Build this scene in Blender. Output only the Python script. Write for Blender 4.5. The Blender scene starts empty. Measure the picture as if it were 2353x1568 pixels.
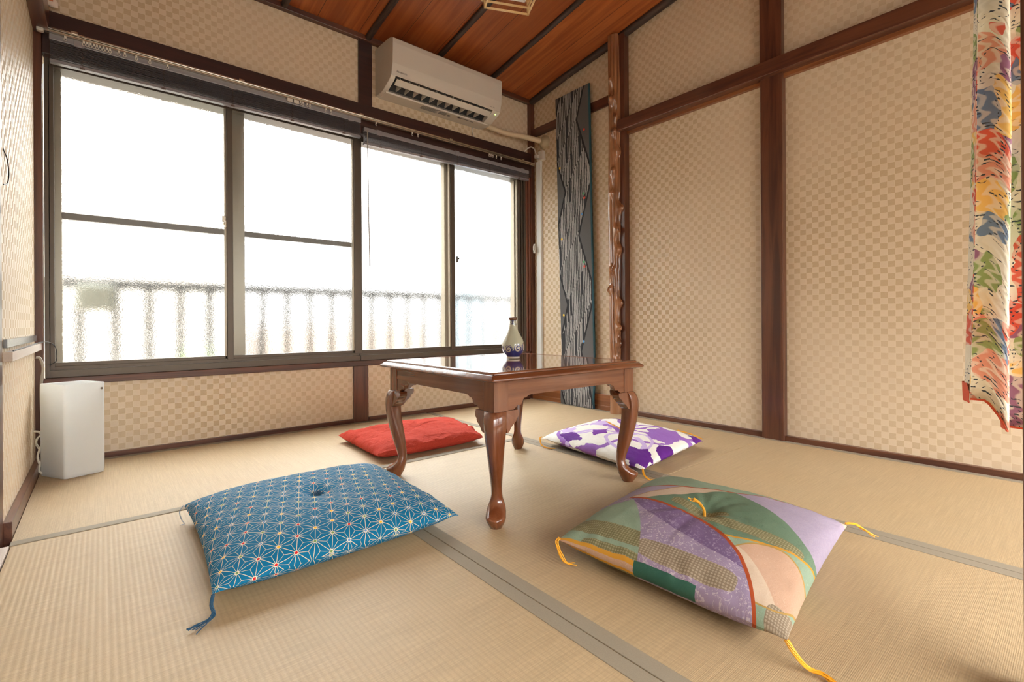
import bpy, bmesh, math, random
from mathutils import Vector, Matrix, noise
R = math.radians
random.seed(7)
C = bpy.context.scene.collection

# ------------------------------------------------------------------ camera, sky, exposure
cam_d = bpy.data.cameras.new('camera'); cam = bpy.data.objects.new('camera', cam_d); C.objects.link(cam)
cam_d.sensor_width = 36; cam_d.lens = 36 * 1116 / 2353; cam_d.clip_start = 0.02
cam_d.shift_y = -41.5 / 2353
HEAD = math.atan2(941.5, 1116); ROLL = math.atan(13 / 2265)
fwd = Vector((math.sin(HEAD), math.cos(HEAD), 0)); rgt = Vector((math.cos(HEAD), -math.sin(HEAD), 0)); up = Vector((0, 0, 1))
M = Matrix((rgt, up, -fwd)).transposed() @ Matrix.Rotation(-ROLL, 3, 'Z')
cam.matrix_world = Matrix.Translation((0, 0, 0.57)) @ M.to_4x4()
bpy.context.scene.camera = cam

SKY_BACK, SKY_FRONT, ZENITH = 0.92, 0.82, 10.8
world = bpy.data.worlds.new('overcast_sky'); bpy.context.scene.world = world; world.use_nodes = True
wn = world.node_tree; wn.nodes.clear()
wo = wn.nodes.new('ShaderNodeOutputWorld'); wb = wn.nodes.new('ShaderNodeBackground')
wtc = wn.nodes.new('ShaderNodeTexCoord'); wsep = wn.nodes.new('ShaderNodeSeparateXYZ'); wr = wn.nodes.new('ShaderNodeValToRGB')
wn.links.new(wtc.outputs['Generated'], wsep.inputs[0]); wn.links.new(wsep.outputs['Z'], wr.inputs[0])
wr.color_ramp.elements[0].position = 0.0; wr.color_ramp.elements[0].color = (0.80, 0.78, 0.74, 1)
wr.color_ramp.elements[1].position = 0.5; wr.color_ramp.elements[1].color = (0.97, 0.99, 1.0, 1)
wmr = wn.nodes.new('ShaderNodeMapRange'); wn.links.new(wsep.outputs['Y'], wmr.inputs[0])     # sky made brighter behind the camera, as added fill for the room
wmr.inputs[1].default_value = -0.7; wmr.inputs[2].default_value = 0.5; wmr.inputs[3].default_value = SKY_BACK; wmr.inputs[4].default_value = SKY_FRONT
wmz = wn.nodes.new('ShaderNodeMapRange'); wn.links.new(wsep.outputs['Z'], wmz.inputs[0])     # overcast: zenith far brighter than the horizon
wmz.inputs[1].default_value = 0.12; wmz.inputs[2].default_value = 0.8; wmz.inputs[3].default_value = 1.0; wmz.inputs[4].default_value = ZENITH
wmm = wn.nodes.new('ShaderNodeMath'); wmm.operation = 'MULTIPLY'; wn.links.new(wmr.outputs[0], wmm.inputs[0]); wn.links.new(wmz.outputs[0], wmm.inputs[1])
wn.links.new(wmm.outputs[0], wb.inputs['Strength'])
wn.links.new(wr.outputs[0], wb.inputs['Color'])
wn.links.new(wb.outputs[0], wo.inputs['Surface'])

sc = bpy.context.scene
sc.view_settings.view_transform = 'Standard'; sc.view_settings.look = 'None'
sc.view_settings.gamma = 1; sc.view_settings.use_curve_mapping = False
sc.view_settings.exposure = 2.03
sc.cycles.use_denoising = True
sc.cycles.max_bounces = 12; sc.cycles.diffuse_bounces = 6; sc.cycles.glossy_bounces = 4; sc.cycles.transmission_bounces = 8
sc.cycles.sample_clamp_indirect = 8

# ------------------------------------------------------------------ node helpers
class S:
    """a float socket with arithmetic"""
    def __init__(s, g, k): s.g = g; s.k = k
    def _b(s, op, o, r=False): return s.g.m(op, o, s) if r else s.g.m(op, s, o)
    def __add__(s, o): return s._b('ADD', o)
    def __radd__(s, o): return s._b('ADD', o)
    def __sub__(s, o): return s._b('SUBTRACT', o)
    def __rsub__(s, o): return s._b('SUBTRACT', o, True)
    def __mul__(s, o): return s._b('MULTIPLY', o)
    def __rmul__(s, o): return s._b('MULTIPLY', o)
    def __truediv__(s, o): return s._b('DIVIDE', o)
    def __lt__(s, o): return s._b('LESS_THAN', o)
    def __gt__(s, o): return s._b('GREATER_THAN', o)

class G:
    def __init__(s, name, rough=0.6, spec=0.5, coat=0.0, metal=0.0):
        s.mat = bpy.data.materials.new(name); s.mat.use_nodes = True
        s.t = s.mat.node_tree; s.b = s.t.nodes['Principled BSDF']; s.out = s.t.nodes['Material Output']
        s.b.inputs['Roughness'].default_value = rough
        s.b.inputs['Specular IOR Level'].default_value = spec
        s.b.inputs['Coat Weight'].default_value = coat; s.b.inputs['Coat Roughness'].default_value = 0.08
        s.b.inputs['Metallic'].default_value = metal
    def put(s, inp, v):
        if isinstance(v, S): s.t.links.new(v.k, inp)
        elif isinstance(v, bpy.types.NodeSocket): s.t.links.new(v, inp)
        elif isinstance(v, (tuple, list)) and len(v) == 3 and inp.type == 'RGBA': inp.default_value = (*v, 1)
        else: inp.default_value = v
    def n(s, typ, out=0, props=None, **kw):
        nd = s.t.nodes.new('ShaderNode' + typ)
        for k, v in (props or {}).items(): setattr(nd, k, v)
        for k, v in kw.items(): s.put(nd.inputs[k.replace('_', ' ')], v)
        return nd
    def m(s, op, a, b=None, c=None):
        nd = s.t.nodes.new('ShaderNodeMath'); nd.operation = op
        for i, v in enumerate((a, b, c)):
            if v is not None: s.put(nd.inputs[i], v)
        return S(s, nd.outputs[0])
    def coords(s, kind='Object'):
        tc = s.t.nodes.new('ShaderNodeTexCoord'); sp = s.t.nodes.new('ShaderNodeSeparateXYZ')
        s.t.links.new(tc.outputs[kind], sp.inputs[0]); s.vec = tc.outputs[kind]
        return [S(s, sp.outputs[i]) for i in range(3)]
    def comb(s, x, y, z=0.0):
        nd = s.t.nodes.new('ShaderNodeCombineXYZ')
        for i, v in enumerate((x, y, z)): s.put(nd.inputs[i], v)
        return nd.outputs[0]
    def noise(s, vec=None, scale=5.0, detail=2.0, rough=0.5, dist=0.0, color=False):
        nd = s.t.nodes.new('ShaderNodeTexNoise')
        if vec is not None: s.put(nd.inputs['Vector'], vec)
        nd.inputs['Scale'].default_value = scale; nd.inputs['Detail'].default_value = detail
        nd.inputs['Roughness'].default_value = rough; nd.inputs['Distortion'].default_value = dist
        return nd.outputs['Color'] if color else S(s, nd.outputs[0])
    def white(s, vec, color=False):
        nd = s.t.nodes.new('ShaderNodeTexWhiteNoise'); nd.noise_dimensions = '3D'
        s.put(nd.inputs['Vector'], vec)
        return nd.outputs['Color'] if color else S(s, nd.outputs['Value'])
    def mix(s, f, a, b, typ='MIX'):
        nd = s.t.nodes.new('ShaderNodeMix'); nd.data_type = 'RGBA'; nd.blend_type = typ
        s.put(nd.inputs[0], f); s.put(nd.inputs[6], a); s.put(nd.inputs[7], b)
        return nd.outputs[2]
    def ramp(s, f, stops, const=False):
        nd = s.t.nodes.new('ShaderNodeValToRGB'); cr = nd.color_ramp
        if const: cr.interpolation = 'CONSTANT'
        while len(cr.elements) < len(stops): cr.elements.new(0.5)
        for e, (p, c) in zip(cr.elements, stops): e.position = p; e.color = (*c, 1)
        s.put(nd.inputs[0], f); return nd.outputs[0]
    def smooth(s, x, a, b):
        nd = s.t.nodes.new('ShaderNodeMapRange'); nd.interpolation_type = 'SMOOTHSTEP'
        s.put(nd.inputs[0], x); nd.inputs[1].default_value = a; nd.inputs[2].default_value = b
        return S(s, nd.outputs[0])
    def color(s, c): s.put(s.b.inputs['Base Color'], c); return s
    def bump(s, h, dist=0.001, strength=1.0):
        nd = s.t.nodes.new('ShaderNodeBump'); nd.inputs['Distance'].default_value = dist
        nd.inputs['Strength'].default_value = strength
        s.put(nd.inputs['Height'], h); s.t.links.new(nd.outputs[0], s.b.inputs['Normal']); return s

def lin(r, g, b):
    f = lambda c: c / 255 / 12.92 if c / 255 <= 0.04045 else ((c / 255 + 0.055) / 1.055) ** 2.4
    return (f(r), f(g), f(b))

def plain(name, col, rough=0.5, spec=0.5, metal=0.0, coat=0.0, nz=0.06, sc_=40):
    g = G(name, rough, spec, coat, metal); g.coords()
    n = g.noise(g.vec, sc_, 3)
    dark = tuple(c * (1 - nz) for c in col); lite = tuple(min(1, c * (1 + nz)) for c in col)
    g.color(g.mix(n, dark, lite)); g.bump(n, 0.0003, 0.3)
    return g.mat

CK = 0.0256
def wallpaper(name, axis):
    g = G(name, 0.62, 0.35); x, y, z = g.coords()
    u = (x if axis == 'x' else y)
    w1 = g.noise(g.comb(0.0, z, 0.0), 60, 2) - 0.5; w2 = g.noise(g.comb(u, 0.0, 0.0), 60, 2) - 0.5
    U = (u + w1 * 0.003) / CK; V = (z + w2 * 0.003) / CK
    fu = g.m('FLOOR', U); fv = g.m('FLOOR', V)
    par = g.m('MODULO', g.m('ABSOLUTE', fu + fv), 2.0)
    par = par > 0.5
    cell = g.white(g.comb(fu, fv, 3.0))
    a = g.m('FRACT', U); b = g.m('FRACT', V)
    weave = g.noise(g.comb(u * 1600, z * 160, 0.0), 1.0, 1) * 0.5 + g.noise(g.comb(u * 160, z * 1600, 5.0), 1.0, 1) * 0.5
    sheen_zone = g.smooth(g.noise(g.comb(u * 1.0, z * 1.0, 1.0), 1.3, 0), 0.32, 0.62) * 0.55 + 0.45
    f = par * sheen_zone
    base = g.mix(f, (0.67, 0.54, 0.385), (0.535, 0.395, 0.24))
    base = g.mix(cell * 0.16, base, (0.42, 0.31, 0.19))
    base = g.mix(g.smooth(weave, 0.3, 0.7) * 0.22, base, (0.76, 0.65, 0.50))
    ln = g.m('MAXIMUM', a < 0.055, b < 0.055) * (cell > 0.25)
    base = g.mix(ln * 0.55, base, (0.76, 0.655, 0.48))
    g.color(base)
    g.put(g.b.inputs['Roughness'], par * 0.32 + 0.40)
    g.put(g.b.inputs['Specular IOR Level'], 0.90 - par * 0.72)
    g.bump(weave, 0.0004, 0.45)
    return g.mat
WPX = wallpaper('woven_checker_wallpaper_x', 'x'); WPY = wallpaper('woven_checker_wallpaper_y', 'y')

def wood(name, c1, c2, axis='z', rough=0.34, coat=0.25, gs=1.0, fine=1.0):
    g = G(name, rough, 0.5, coat); x, y, z = g.coords()
    s = {'x': (0.06, 1, 1), 'y': (1, 0.06, 1), 'z': (1, 1, 0.06)}[axis]
    v = g.comb(x * s[0], y * s[1], z * s[2])
    n = g.noise(v, 26 * gs, 4, 0.6, 0.8); f = g.noise(v, 260 * fine, 3, 0.6)
    big = g.noise(g.vec, 3.0, 1)
    c = g.mix(g.smooth(n, 0.32, 0.68), c1, c2)
    c = g.mix(f * 0.30, c, tuple(k * 0.45 for k in c1)); c = g.mix(big * 0.25, c, tuple(k * 0.6 for k in c1))
    g.color(c); g.bump(f, 0.0004, 0.25); return g.mat
D1 = (0.066, 0.022, 0.013); D2 = (0.175, 0.062, 0.030)
WDX = wood('dark_timber_x', D1, D2, 'x'); WDY = wood('dark_timber_y', D1, D2, 'y'); WDZ = wood('dark_timber_z', D1, D2, 'z')
BDX = wood('shaded_timber_x', (0.030, 0.013, 0.012), (0.060, 0.023, 0.018), 'x')  # dark timber copy with the shade above the window put into its colour
WR = wood('red_brown_timber_y', (0.20, 0.062, 0.020), (0.36, 0.13, 0.045), 'y')
TBW = wood('mahogany_table', (0.135, 0.036, 0.012), (0.24, 0.078, 0.030), 'x', 0.26, 0.6, 0.8, 1.6)
TBZ = wood('mahogany_leg', (0.135, 0.036, 0.012), (0.24, 0.078, 0.030), 'z', 0.22, 0.7, 0.8, 1.6)
PALE = wood('pale_plank', (0.55, 0.45, 0.37), (0.66, 0.56, 0.48), 'y', 0.6, 0.0)
YEL = wood('pale_cypress', (0.80, 0.54, 0.24), (0.90, 0.68, 0.38), 'x', 0.5, 0.05)
ALU = plain('bronze_aluminium', (0.115, 0.092, 0.070), 0.36, 0.5, 0.35)
ALUL = plain('bronze_aluminium_light', (0.36, 0.31, 0.24), 0.3, 0.5, 0.5)
BLK = plain('blind_slat_grey', (0.105, 0.095, 0.105), 0.34, 0.6)
BLH = plain('blind_headrail_grey', (0.25, 0.24, 0.26), 0.25, 0.7)
CHR = plain('brushed_steel', (0.62, 0.56, 0.46), 0.26, 0.5, 0.9)
WHT = plain('off_white_plastic', (0.62, 0.585, 0.52), 0.38, 0.5, nz=0.02)
ACW = plain('air_conditioner_white', (0.60, 0.55, 0.475), 0.30, 0.5, coat=0.2, nz=0.01)
ACD = plain('outlet_dark', (0.018, 0.022, 0.026), 0.5)
INK = plain('grey_ink', (0.16, 0.155, 0.15), 0.6)
CRM = plain('cream_vinyl_pipe', (0.62, 0.50, 0.33), 0.5, nz=0.05, sc_=15)
GRNL = G('green_indicator'); GRNL.b.inputs['Emission Color'].default_value = (0.45, 1, 0.05, 1); GRNL.b.inputs['Emission Strength'].default_value = 2.5; GRNL = GRNL.mat

# ------------------------------------------------------------------ mesh helpers
def link(name, bm, mat, parent=None, smooth=False, kind=None):
    me = bpy.data.meshes.new(name); bmesh.ops.recalc_face_normals(bm, faces=bm.faces)
    if smooth:
        for f in bm.faces: f.smooth = True
    bm.to_mesh(me); bm.free()
    for m_ in (mat if isinstance(mat, (list, tuple)) else [mat]): me.materials.append(m_)
    o = bpy.data.objects.new(name, me); C.objects.link(o)
    if smooth:
        try: me.set_sharp_from_angle(angle=R(42))
        except Exception: pass
    if parent is not None:
        o.parent = parent; o.matrix_parent_inverse = parent.matrix_world.inverted()
    if kind: o['kind'] = kind
    return o
def tag(o, label, cat, group=None):
    o['label'] = label; o['category'] = cat
    if group: o['group'] = group
    return o
def thing(name, loc, label, cat, group=None):
    o = bpy.data.objects.new(name, None); C.objects.link(o); o.location = loc; o.empty_display_size = 0.05
    bpy.context.view_layer.update()
    o.matrix_world = Matrix.Translation(loc)
    return tag(o, label, cat, group)
def box(bm, x0, x1, y0, y1, z0, z1, bev=0.0, seg=2, mi=0):
    t = bmesh.new(); bmesh.ops.create_cube(t, size=1)
    for v in t.verts: v.co = Vector((x0 + (v.co.x + .5) * (x1 - x0), y0 + (v.co.y + .5) * (y1 - y0), z0 + (v.co.z + .5) * (z1 - z0)))
    if bev: bmesh.ops.bevel(t, geom=list(t.edges) + list(t.verts), offset=bev, segments=seg, affect='EDGES', profile=0.5)
    for f in t.faces: f.material_index = mi
    add(bm, t)
def add(bm, t, M_=None):
    if M_ is not None: bmesh.ops.transform(t, matrix=M_, verts=t.verts)
    vm = {v: bm.verts.new(v.co) for v in t.verts}
    for f in t.faces:
        try: nf = bm.faces.new([vm[v] for v in f.verts]); nf.material_index = f.material_index; nf.smooth = f.smooth
        except ValueError: pass
    t.free()
def B(*a, **k):
    bm = bmesh.new(); box(bm, *a, **k); return bm
def loft(rings, cap=True, close=True):
    """rings: lists of points, same length"""
    bm = bmesh.new(); vr = [[bm.verts.new(p) for p in r] for r in rings]; n = len(rings[0])
    for a, b in zip(vr, vr[1:]):
        for i in range(n if close else n - 1):
            bm.faces.new((a[i], a[(i + 1) % n], b[(i + 1) % n], b[i]))
    if cap: bm.faces.new(vr[0][::-1]); bm.faces.new(vr[-1])
    return bm
def tube(pts, r, n=10, cap=True, rf=None):
    pts = [Vector(p) for p in pts]; rings = []; prev = None
    for i, p in enumerate(pts):
        d = (pts[min(i + 1, len(pts) - 1)] - pts[max(i - 1, 0)]).normalized()
        a = prev if prev is not None else (Vector((0, 0, 1)) if abs(d.z) < 0.9 else Vector((1, 0, 0)))
        e1 = (a - d * a.dot(d)).normalized(); e2 = d.cross(e1); prev = e1
        rr = rf(i / (len(pts) - 1)) if rf else r
        rings.append([p + (e1 * math.cos(2 * math.pi * k / n) + e2 * math.sin(2 * math.pi * k / n)) * rr for k in range(n)])
    return loft(rings, cap)
def spline(pts, k=8):
    pts = [Vector(p) for p in pts]; out = []
    P = [pts[0] * 2 - pts[1]] + pts + [pts[-1] * 2 - pts[-2]]
    for i in range(1, len(P) - 2):
        for j in range(k):
            t = j / k; a, b, c, d = P[i - 1], P[i], P[i + 1], P[i + 2]
            out.append(0.5 * ((2 * b) + (c - a) * t + (2 * a - 5 * b + 4 * c - d) * t * t + (3 * b - a - 3 * c + d) * t ** 3))
    out.append(pts[-1]); return out
def lathe(prof, n=64, center=(0, 0, 0)):
    cx, cy, cz = center
    rings = [[(cx + r * math.cos(2 * math.pi * k / n), cy + r * math.sin(2 * math.pi * k / n), cz + z) for k in range(n)] for r, z in prof]
    return loft(rings)
def prism(poly, axis, a, b, bev=0.0):
    """poly = 2-D outline; axis = extrusion axis; other axes in order"""
    def P(p, t): return {'x': (t, p[0], p[1]), 'y': (p[0], t, p[1]), 'z': (p[0], p[1], t)}[axis]
    bm = loft([[P(p, a) for p in poly], [P(p, b) for p in poly]])
    if bev:
        bmesh.ops.recalc_face_normals(bm, faces=bm.faces)
        bmesh.ops.bevel(bm, geom=list(bm.edges), offset=bev, segments=2, affect='EDGES', profile=0.5, clamp_overlap=True)
    return bm
def merge(*bms):
    bm = bms[0]
    for t in bms[1:]: add(bm, t)
    return bm

# ------------------------------------------------------------------ room shell
XR, XL, YW = 2.51, -0.205, 2.74
def ceil_z(y): return 2.25 + 0.145 * (YW - y)
link('floor', B(-1.3, 3.6, -2.0, 2.9, -0.20, -0.045), plain('subfloor', (0.35, 0.25, 0.15), 0.6), kind='structure')
# window wall, with its opening
wb_ = merge(B(-0.24, 2.6, YW, 2.90, -0.06, 0.325), B(-0.24, 2.6, YW, 2.90, 1.70, 2.6), B(-0.36, -0.19, YW, 2.90, 0.325, 1.70), B(2.50, 2.6, YW, 2.90, 0.325, 1.70))
link('wall_back', wb_, WPX, kind='structure')
link('wall_right', B(XR, XR + 0.09, -0.02, YW, -0.06, 2.75), WPY, kind='structure')
link('wall_left', B(XL - 0.09, XL, 1.86, YW, -0.06, 2.75), WPY, kind='structure')
PLW = plain('plain_plaster', (0.62, 0.55, 0.44), 0.8)
link('wall_left.001', B(-0.33, -0.26, -0.05, 1.86, -0.06, 2.85), PLW, kind='structure')
link('wall_front', B(-0.33, XR + 0.09, -0.05, 0.0, 1.90, 2.85), PLW, kind='structure')
# ceiling boards
g = G('cedar_ceiling_boards', 0.42, 0.4, 0.1); x, y, z = g.coords()
bx_ = (x + 0.02) / 0.2315; bi = g.m('FLOOR', bx_); fr = g.m('FRACT', bx_); wn_ = g.white(g.comb(bi, 1.0, 2.0))
v = g.comb(x + wn_ * 3.0, y * 0.05, z * 0.05)
gr = g.noise(v, 22, 4, 0.6, 1.2); fi = g.noise(v, 300, 2)
c = g.mix(g.smooth(gr, 0.3, 0.7), (0.27, 0.062, 0.014), (0.46, 0.130, 0.032))
c = g.mix(wn_ * 0.45, c, (0.22, 0.055, 0.016)); c = g.mix(fi * 0.22, c, (0.11, 0.03, 0.01))
c = g.mix(fr < 0.012, c, (0.05, 0.015, 0.006)); g.color(c); g.bump(fi, 0.0003, 0.3)
cm = bmesh.new()
q = [(-0.30, 2.78), (2.56, 2.78), (2.56, -0.02), (-0.30, -0.02)]
add(cm, loft([[(a, b, ceil_z(b)) for a, b in q], [(a, b, ceil_z(b) + 0.05) for a, b in q]]))
link('ceiling', cm, g.mat, kind='structure')
# neighbouring room behind the camera's doorway; unseen wide opening added for fill light
oth = merge(B(-1.3, -1.2, -2.0, -0.05, -0.06, 2.5), B(3.5, 3.6, -2.0, -0.05, -0.06, 2.5), B(-1.2, 3.5, -2.0, -0.05, 2.45, 2.5),
            B(-1.2, -0.6, -2.0, -1.9, -0.06, 2.45), B(3.1, 3.5, -2.0, -1.9, -0.06, 2.45), B(-0.6, 3.1, -2.0, -1.9, 1.75, 2.45), B(-0.6, 3.1, -2.0, -1.9, -0.06, 0.35),
            B(-1.2, -0.33, -0.10, -0.05, -0.06, 2.45), B(2.55, 3.5, -0.10, -0.05, -0.06, 2.45))
link('wall_front.001', oth, PLW, kind='structure')

# timber posts and rails
link('trim_1', B(-0.18, 2.475, 2.695, YW, 1.665, 1.842, bev=0.003), BDX, kind='structure')          # lintel over the window
link('trim_2', B(-0.205, 2.475, 2.722, 2.765, 0.325, 0.355, bev=0.002), WDX, kind='structure')       # rail below the window
link('trim_3', B(1.106, 1.195, 2.728, 2.75, 0.0, 0.326, bev=0.002), WDZ, kind='structure')
link('trim_4', B(1.146, 1.226, 2.724, 2.75, 1.842, 2.24, bev=0.002), BDX, kind='structure')
link('trim_5', B(2.475, 2.515, 2.700, YW + .01, 0.0, 2.26, bev=0.002), WDZ, kind='structure')          # corner post
link('trim_6', B(-0.21, -0.181, 2.700, YW + .01, 0.0, 1.86, bev=0.002), WDZ, kind='structure')
link('trim_7', B(-0.205, -0.158, 1.86, 2.70, 1.742, 1.845, bev=0.002), WDY, kind='structure')
link('trim_8', B(-0.24, XR, 2.708, YW, 2.226, 2.262, bev=0.002), WDX, kind='structure')               # ceiling moulding
link('trim_9', B(2.498, 2.512, 1.94, 2.70, 1.970, 2.035, bev=0.002), WDY, kind='structure')
link('trim_10', merge(B(2.470, 2.515, 0.931, 1.032, -0.01, 1.755, bev=0.003), B(2.474, 2.515, 0.935, 1.036, 1.82, 2.52, bev=0.003)), WDZ, kind='structure')
link('trim_11', B(2.440, 2.512, -0.0, 1.882, 1.753, 1.824, bev=0.004), WDY, kind='structure')         # picture rail beam
link('trim_12', merge(B(2.488, 2.512, 1.032, 1.86, 1.736, 1.754), B(2.488, 2.512, 0.0, 0.931, 1.736, 1.754)), WR, kind='structure')
link('trim_13', B(2.462, 2.512, 1.836, 1.872, -0.01, 2.36, bev=0.002), WDZ, kind='structure')
link('baseboard_back', merge(B(-0.18, 1.106, 2.722, 2.75, -0.04, 0.022, bev=0.002), B(1.195, 2.475, 2.722, 2.75, -0.04, 0.022, bev=0.002)), WDX, kind='structure')
link('baseboard_left', B(XL, XL + 0.018, 1.86, 2.70, -0.04, 0.045, bev=0.002), WDY, kind='structure')
link('baseboard_right', merge(B(2.486, 2.512, 1.032, 1.836, -0.04, 0.026, bev=0.002), B(2.486, 2.512, 0.0, 0.931, -0.04, 0.024, bev=0.002)), WDY, kind='structure')
link('baseboard_right.001', merge(B(2.485, 2.512, 1.95, 2.70, 0.028, 0.102, bev=0.002), B(2.478, 2.512, 1.95, 2.70, -0.02, 0.030, bev=0.002)), WR, kind='structure')
# door posts beside the camera
link('trim_14', B(1.025, 1.105, -0.04, 0.062, -0.06, 1.9, bev=0.004), WDZ, kind='structure')
link('trim_15', B(-0.27, -0.2035, 1.79, 1.862, -0.06, 2.7, bev=0.002), WDZ, kind='structure')
link('trim_16', B(-0.30, -0.186, 0.0, 1.792, -0.045, 0.003, bev=0.001), PALE, kind='structure')
# round ceiling battens running up the slope
def pole(x, r, n_, y0=2.71, col=None):
    pts = []; rs = []
    for i in range(40):
        y = y0 - i * (y0 + 0.0) / 39
        pts.append((x + 0.006 * noise.noise((x, y * 2, 0)), y, ceil_z(y) - r * 0.55 + 0.004 * noise.noise((x + 9, y * 3, 1))))
    bm = tube(pts, r, 12, rf=lambda t: r * (1 + 0.12 * noise.noise((t * 12, x, 3))))
    link('trim_%d' % n_, bm, BARK, smooth=True, kind='structure')
BARK = wood('dark_bark_pole', (0.030, 0.018, 0.014), (0.085, 0.050, 0.036), 'y', 0.6, 0.0, 2.0)
for i, (x, r) in enumerate(((0.735, 0.017), (1.197, 0.018), (1.634, 0.017), (2.055, 0.017), (2.487, 0.024), (0.29, 0.017))): pole(x, r, 17 + i)

# ------------------------------------------------------------------ tatami
def tatami_mat_material(name, rows, tint):
    g = G(name, 0.58, 0.6); x, y, z = g.coords()
    a, b = (x, y) if rows == 'y' else (y, x)       # a: across the ridges, b: along them
    ph = a / 0.0105
    sn = g.m('SINE', ph * 6.2832) * 0.5 + 0.5
    st = g.m('SINE', (b + g.noise(g.comb(a, b, 0.0), 90, 1) * 0.0012) / 0.0026 * 6.2832) * 0.5 + 0.5
    cell = g.white(g.comb(g.m('FLOOR', ph), g.m('FLOOR', b / 0.0052), 0.0))
    strand = g.noise(g.comb(a * 6, b * 500, 0.0), 1.0, 2)
    big = g.noise(g.comb(x, y, 0.0), 2.2, 2)
    c = g.mix(g.smooth(strand, 0.3, 0.7), tuple(t * 0.82 for t in tint), tint)
    c = g.mix(cell * 0.16, c, tuple(t * 0.62 for t in tint))
    c = g.mix(g.m('POWER', 1.0 - sn, 3.0) * 0.22, c, tuple(t * 0.55 for t in tint))
    c = g.mix(g.smooth(big, 0.35, 0.7) * 0.22, c, tuple(t * k for t, k in zip(tint, (0.88, 0.80, 0.68))))
    g.color(c); g.bump(sn * 0.6 + st * 0.3 + cell * 0.35, 0.0007, 0.6)
    return g.mat
TINT = (0.475, 0.342, 0.192)
TY = tatami_mat_material('rush_weave_rows_y', 'y', TINT); TX = tatami_mat_material('rush_weave_rows_x', 'x', TINT)
g = G('greige_cloth_border', 0.7, 0.3); g.coords(); n = g.noise(g.vec, 900, 2); g.color(g.mix(n, (0.22, 0.180, 0.128), (0.32, 0.27, 0.20))); g.bump(n, 0.0003, 0.5); HERI = g.mat
def tatami(x0, x1, y0, y1, label, edges, mat):
    t = thing('tatami_mat', ((x0 + x1) / 2, (y0 + y1) / 2, -0.045), label, 'tatami mat', 'straw mats covering the floor')
    gp = 0.0006
    link('woven_surface', B(x0 + gp, x1 - gp, y0 + gp, y1 - gp, -0.045, 0.0, bev=0.0012), mat, t)
    w = 0.034
    for e in edges:
        q = {'l': (x0 + .0008, x0 + w, y0 + gp, y1 - gp), 'r': (x1 - w, x1 - .0008, y0 + gp, y1 - gp), 'f': (x0 + gp, x1 - gp, y0 + .0008, y0 + w), 'b': (x0 + gp, x1 - gp, y1 - w, y1 - .0008)}[e]
        link('cloth_border', B(*q, -0.040, 0.0016, bev=0.0012), HERI, t)
tatami(-0.184, 0.675, -0.05, 1.793, 'beige straw mat in the left foreground under the blue star-patterned cushion', 'r', TY)
tatami(0.676, 1.572, -0.05, 1.793, 'beige straw mat in the middle carrying the low wooden table', 'lr', TY)
tatami(-0.187, 1.572, 1.795, 2.722, 'beige straw mat along the window wall under the red cushion', 'fb', TX)
tatami(1.573, 2.485, 1.014, 2.70, 'beige straw mat in the far right corner under the purple floral cushion', 'lr', TY)
tatami(1.573, 2.485, 0.0, 1.012, 'empty beige straw mat at the right edge beside the papered wall', 'lr', TY)

# ------------------------------------------------------------------ windows
g = G('frosted_glass'); g.t.nodes.remove(g.b)
x, y, z = g.coords(); nz_ = g.noise(g.vec, 240, 2, 0.5); nb_ = g.noise(g.vec, 90, 1, 0.5)
bp = g.t.nodes.new('ShaderNodeBump'); bp.inputs['Distance'].default_value = 0.0011; bp.inputs['Strength'].default_value = 0.8; g.put(bp.inputs['Height'], nz_ * 0.6 + nb_ * 0.5)
rf_ = g.t.nodes.new('ShaderNodeBsdfRefraction'); rf_.inputs['Roughness'].default_value = 0.035; rf_.inputs['IOR'].default_value = 1.45; rf_.inputs['Color'].default_value = (0.96, 0.97, 0.965, 1)
gl_ = g.t.nodes.new('ShaderNodeBsdfGlossy'); gl_.inputs['Roughness'].default_value = 0.25
mx_ = g.t.nodes.new('ShaderNodeMixShader'); mx_.inputs[0].default_value = 0.04
g.t.links.new(bp.outputs[0], rf_.inputs['Normal']); g.t.links.new(bp.outputs[0], gl_.inputs['Normal'])
g.t.links.new(rf_.outputs[0], mx_.inputs[1]); g.t.links.new(gl_.outputs[0], mx_.inputs[2]); g.t.links.new(mx_.outputs[0], g.out.inputs['Surface'])
GLASS = g.mat
def window(idx, xa, xb, sashes, midbar):
    """sashes: (x0, x1, stile_right) glass spans; outer frame shows blurred through the glass"""
    bm = merge(B(xa, xb, 2.732, 2.83, 0.355, 0.386, bev=0.002), B(xa, xb, 2.745, 2.83, 0.384, 0.402, bev=0.002), B(xa, xb, 2.745, 2.84, 1.64, 1.70))
    fr = link('window_%d' % idx, bm, ALU, kind='structure')
    for x0, x1, s0, s1, o0, o1 in sashes:
        zt = 1.672
        link('glass_pane', B(x0, x1, 2.756, 2.760, 0.413, zt), GLASS, fr)
        link('bottom_rail', B(x0, s1, 2.748, 2.768, 0.398, 0.416, bev=0.001), ALU, fr)
        if s1 > s0:
            link('stile', B(s0 + .009, s1, 2.742, 2.772, 0.396, zt, bev=0.0015), ALU, fr)
            link('stile', B(s0, s0 + .0085, 2.748, 2.766, 0.396, zt, bev=0.001), ALUL, fr)
        link('outer_frame_post', B(o0, o1, 2.785, 2.83, 0.39, 1.69, bev=0.001), ALUL, fr)
        if midbar: link('crossbar', B(x0, x1 + .02, 2.788, 2.804, 1.021, 1.049, bev=0.001), ALU, fr)
    return fr
w1 = window(1, -0.178, 1.150, ((-0.150, 0.464, 0.464, 0.500, -0.175, -0.128), (0.500, 1.112, 1.112, 1.166, 0.500, 0.560)), True)
w2 = window(2, 1.152, 2.440, ((1.166, 1.760, 1.776, 1.816, 1.758, 1.790), (1.816, 2.372, 2.372, 2.385, 2.372, 2.43)), False)
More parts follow.
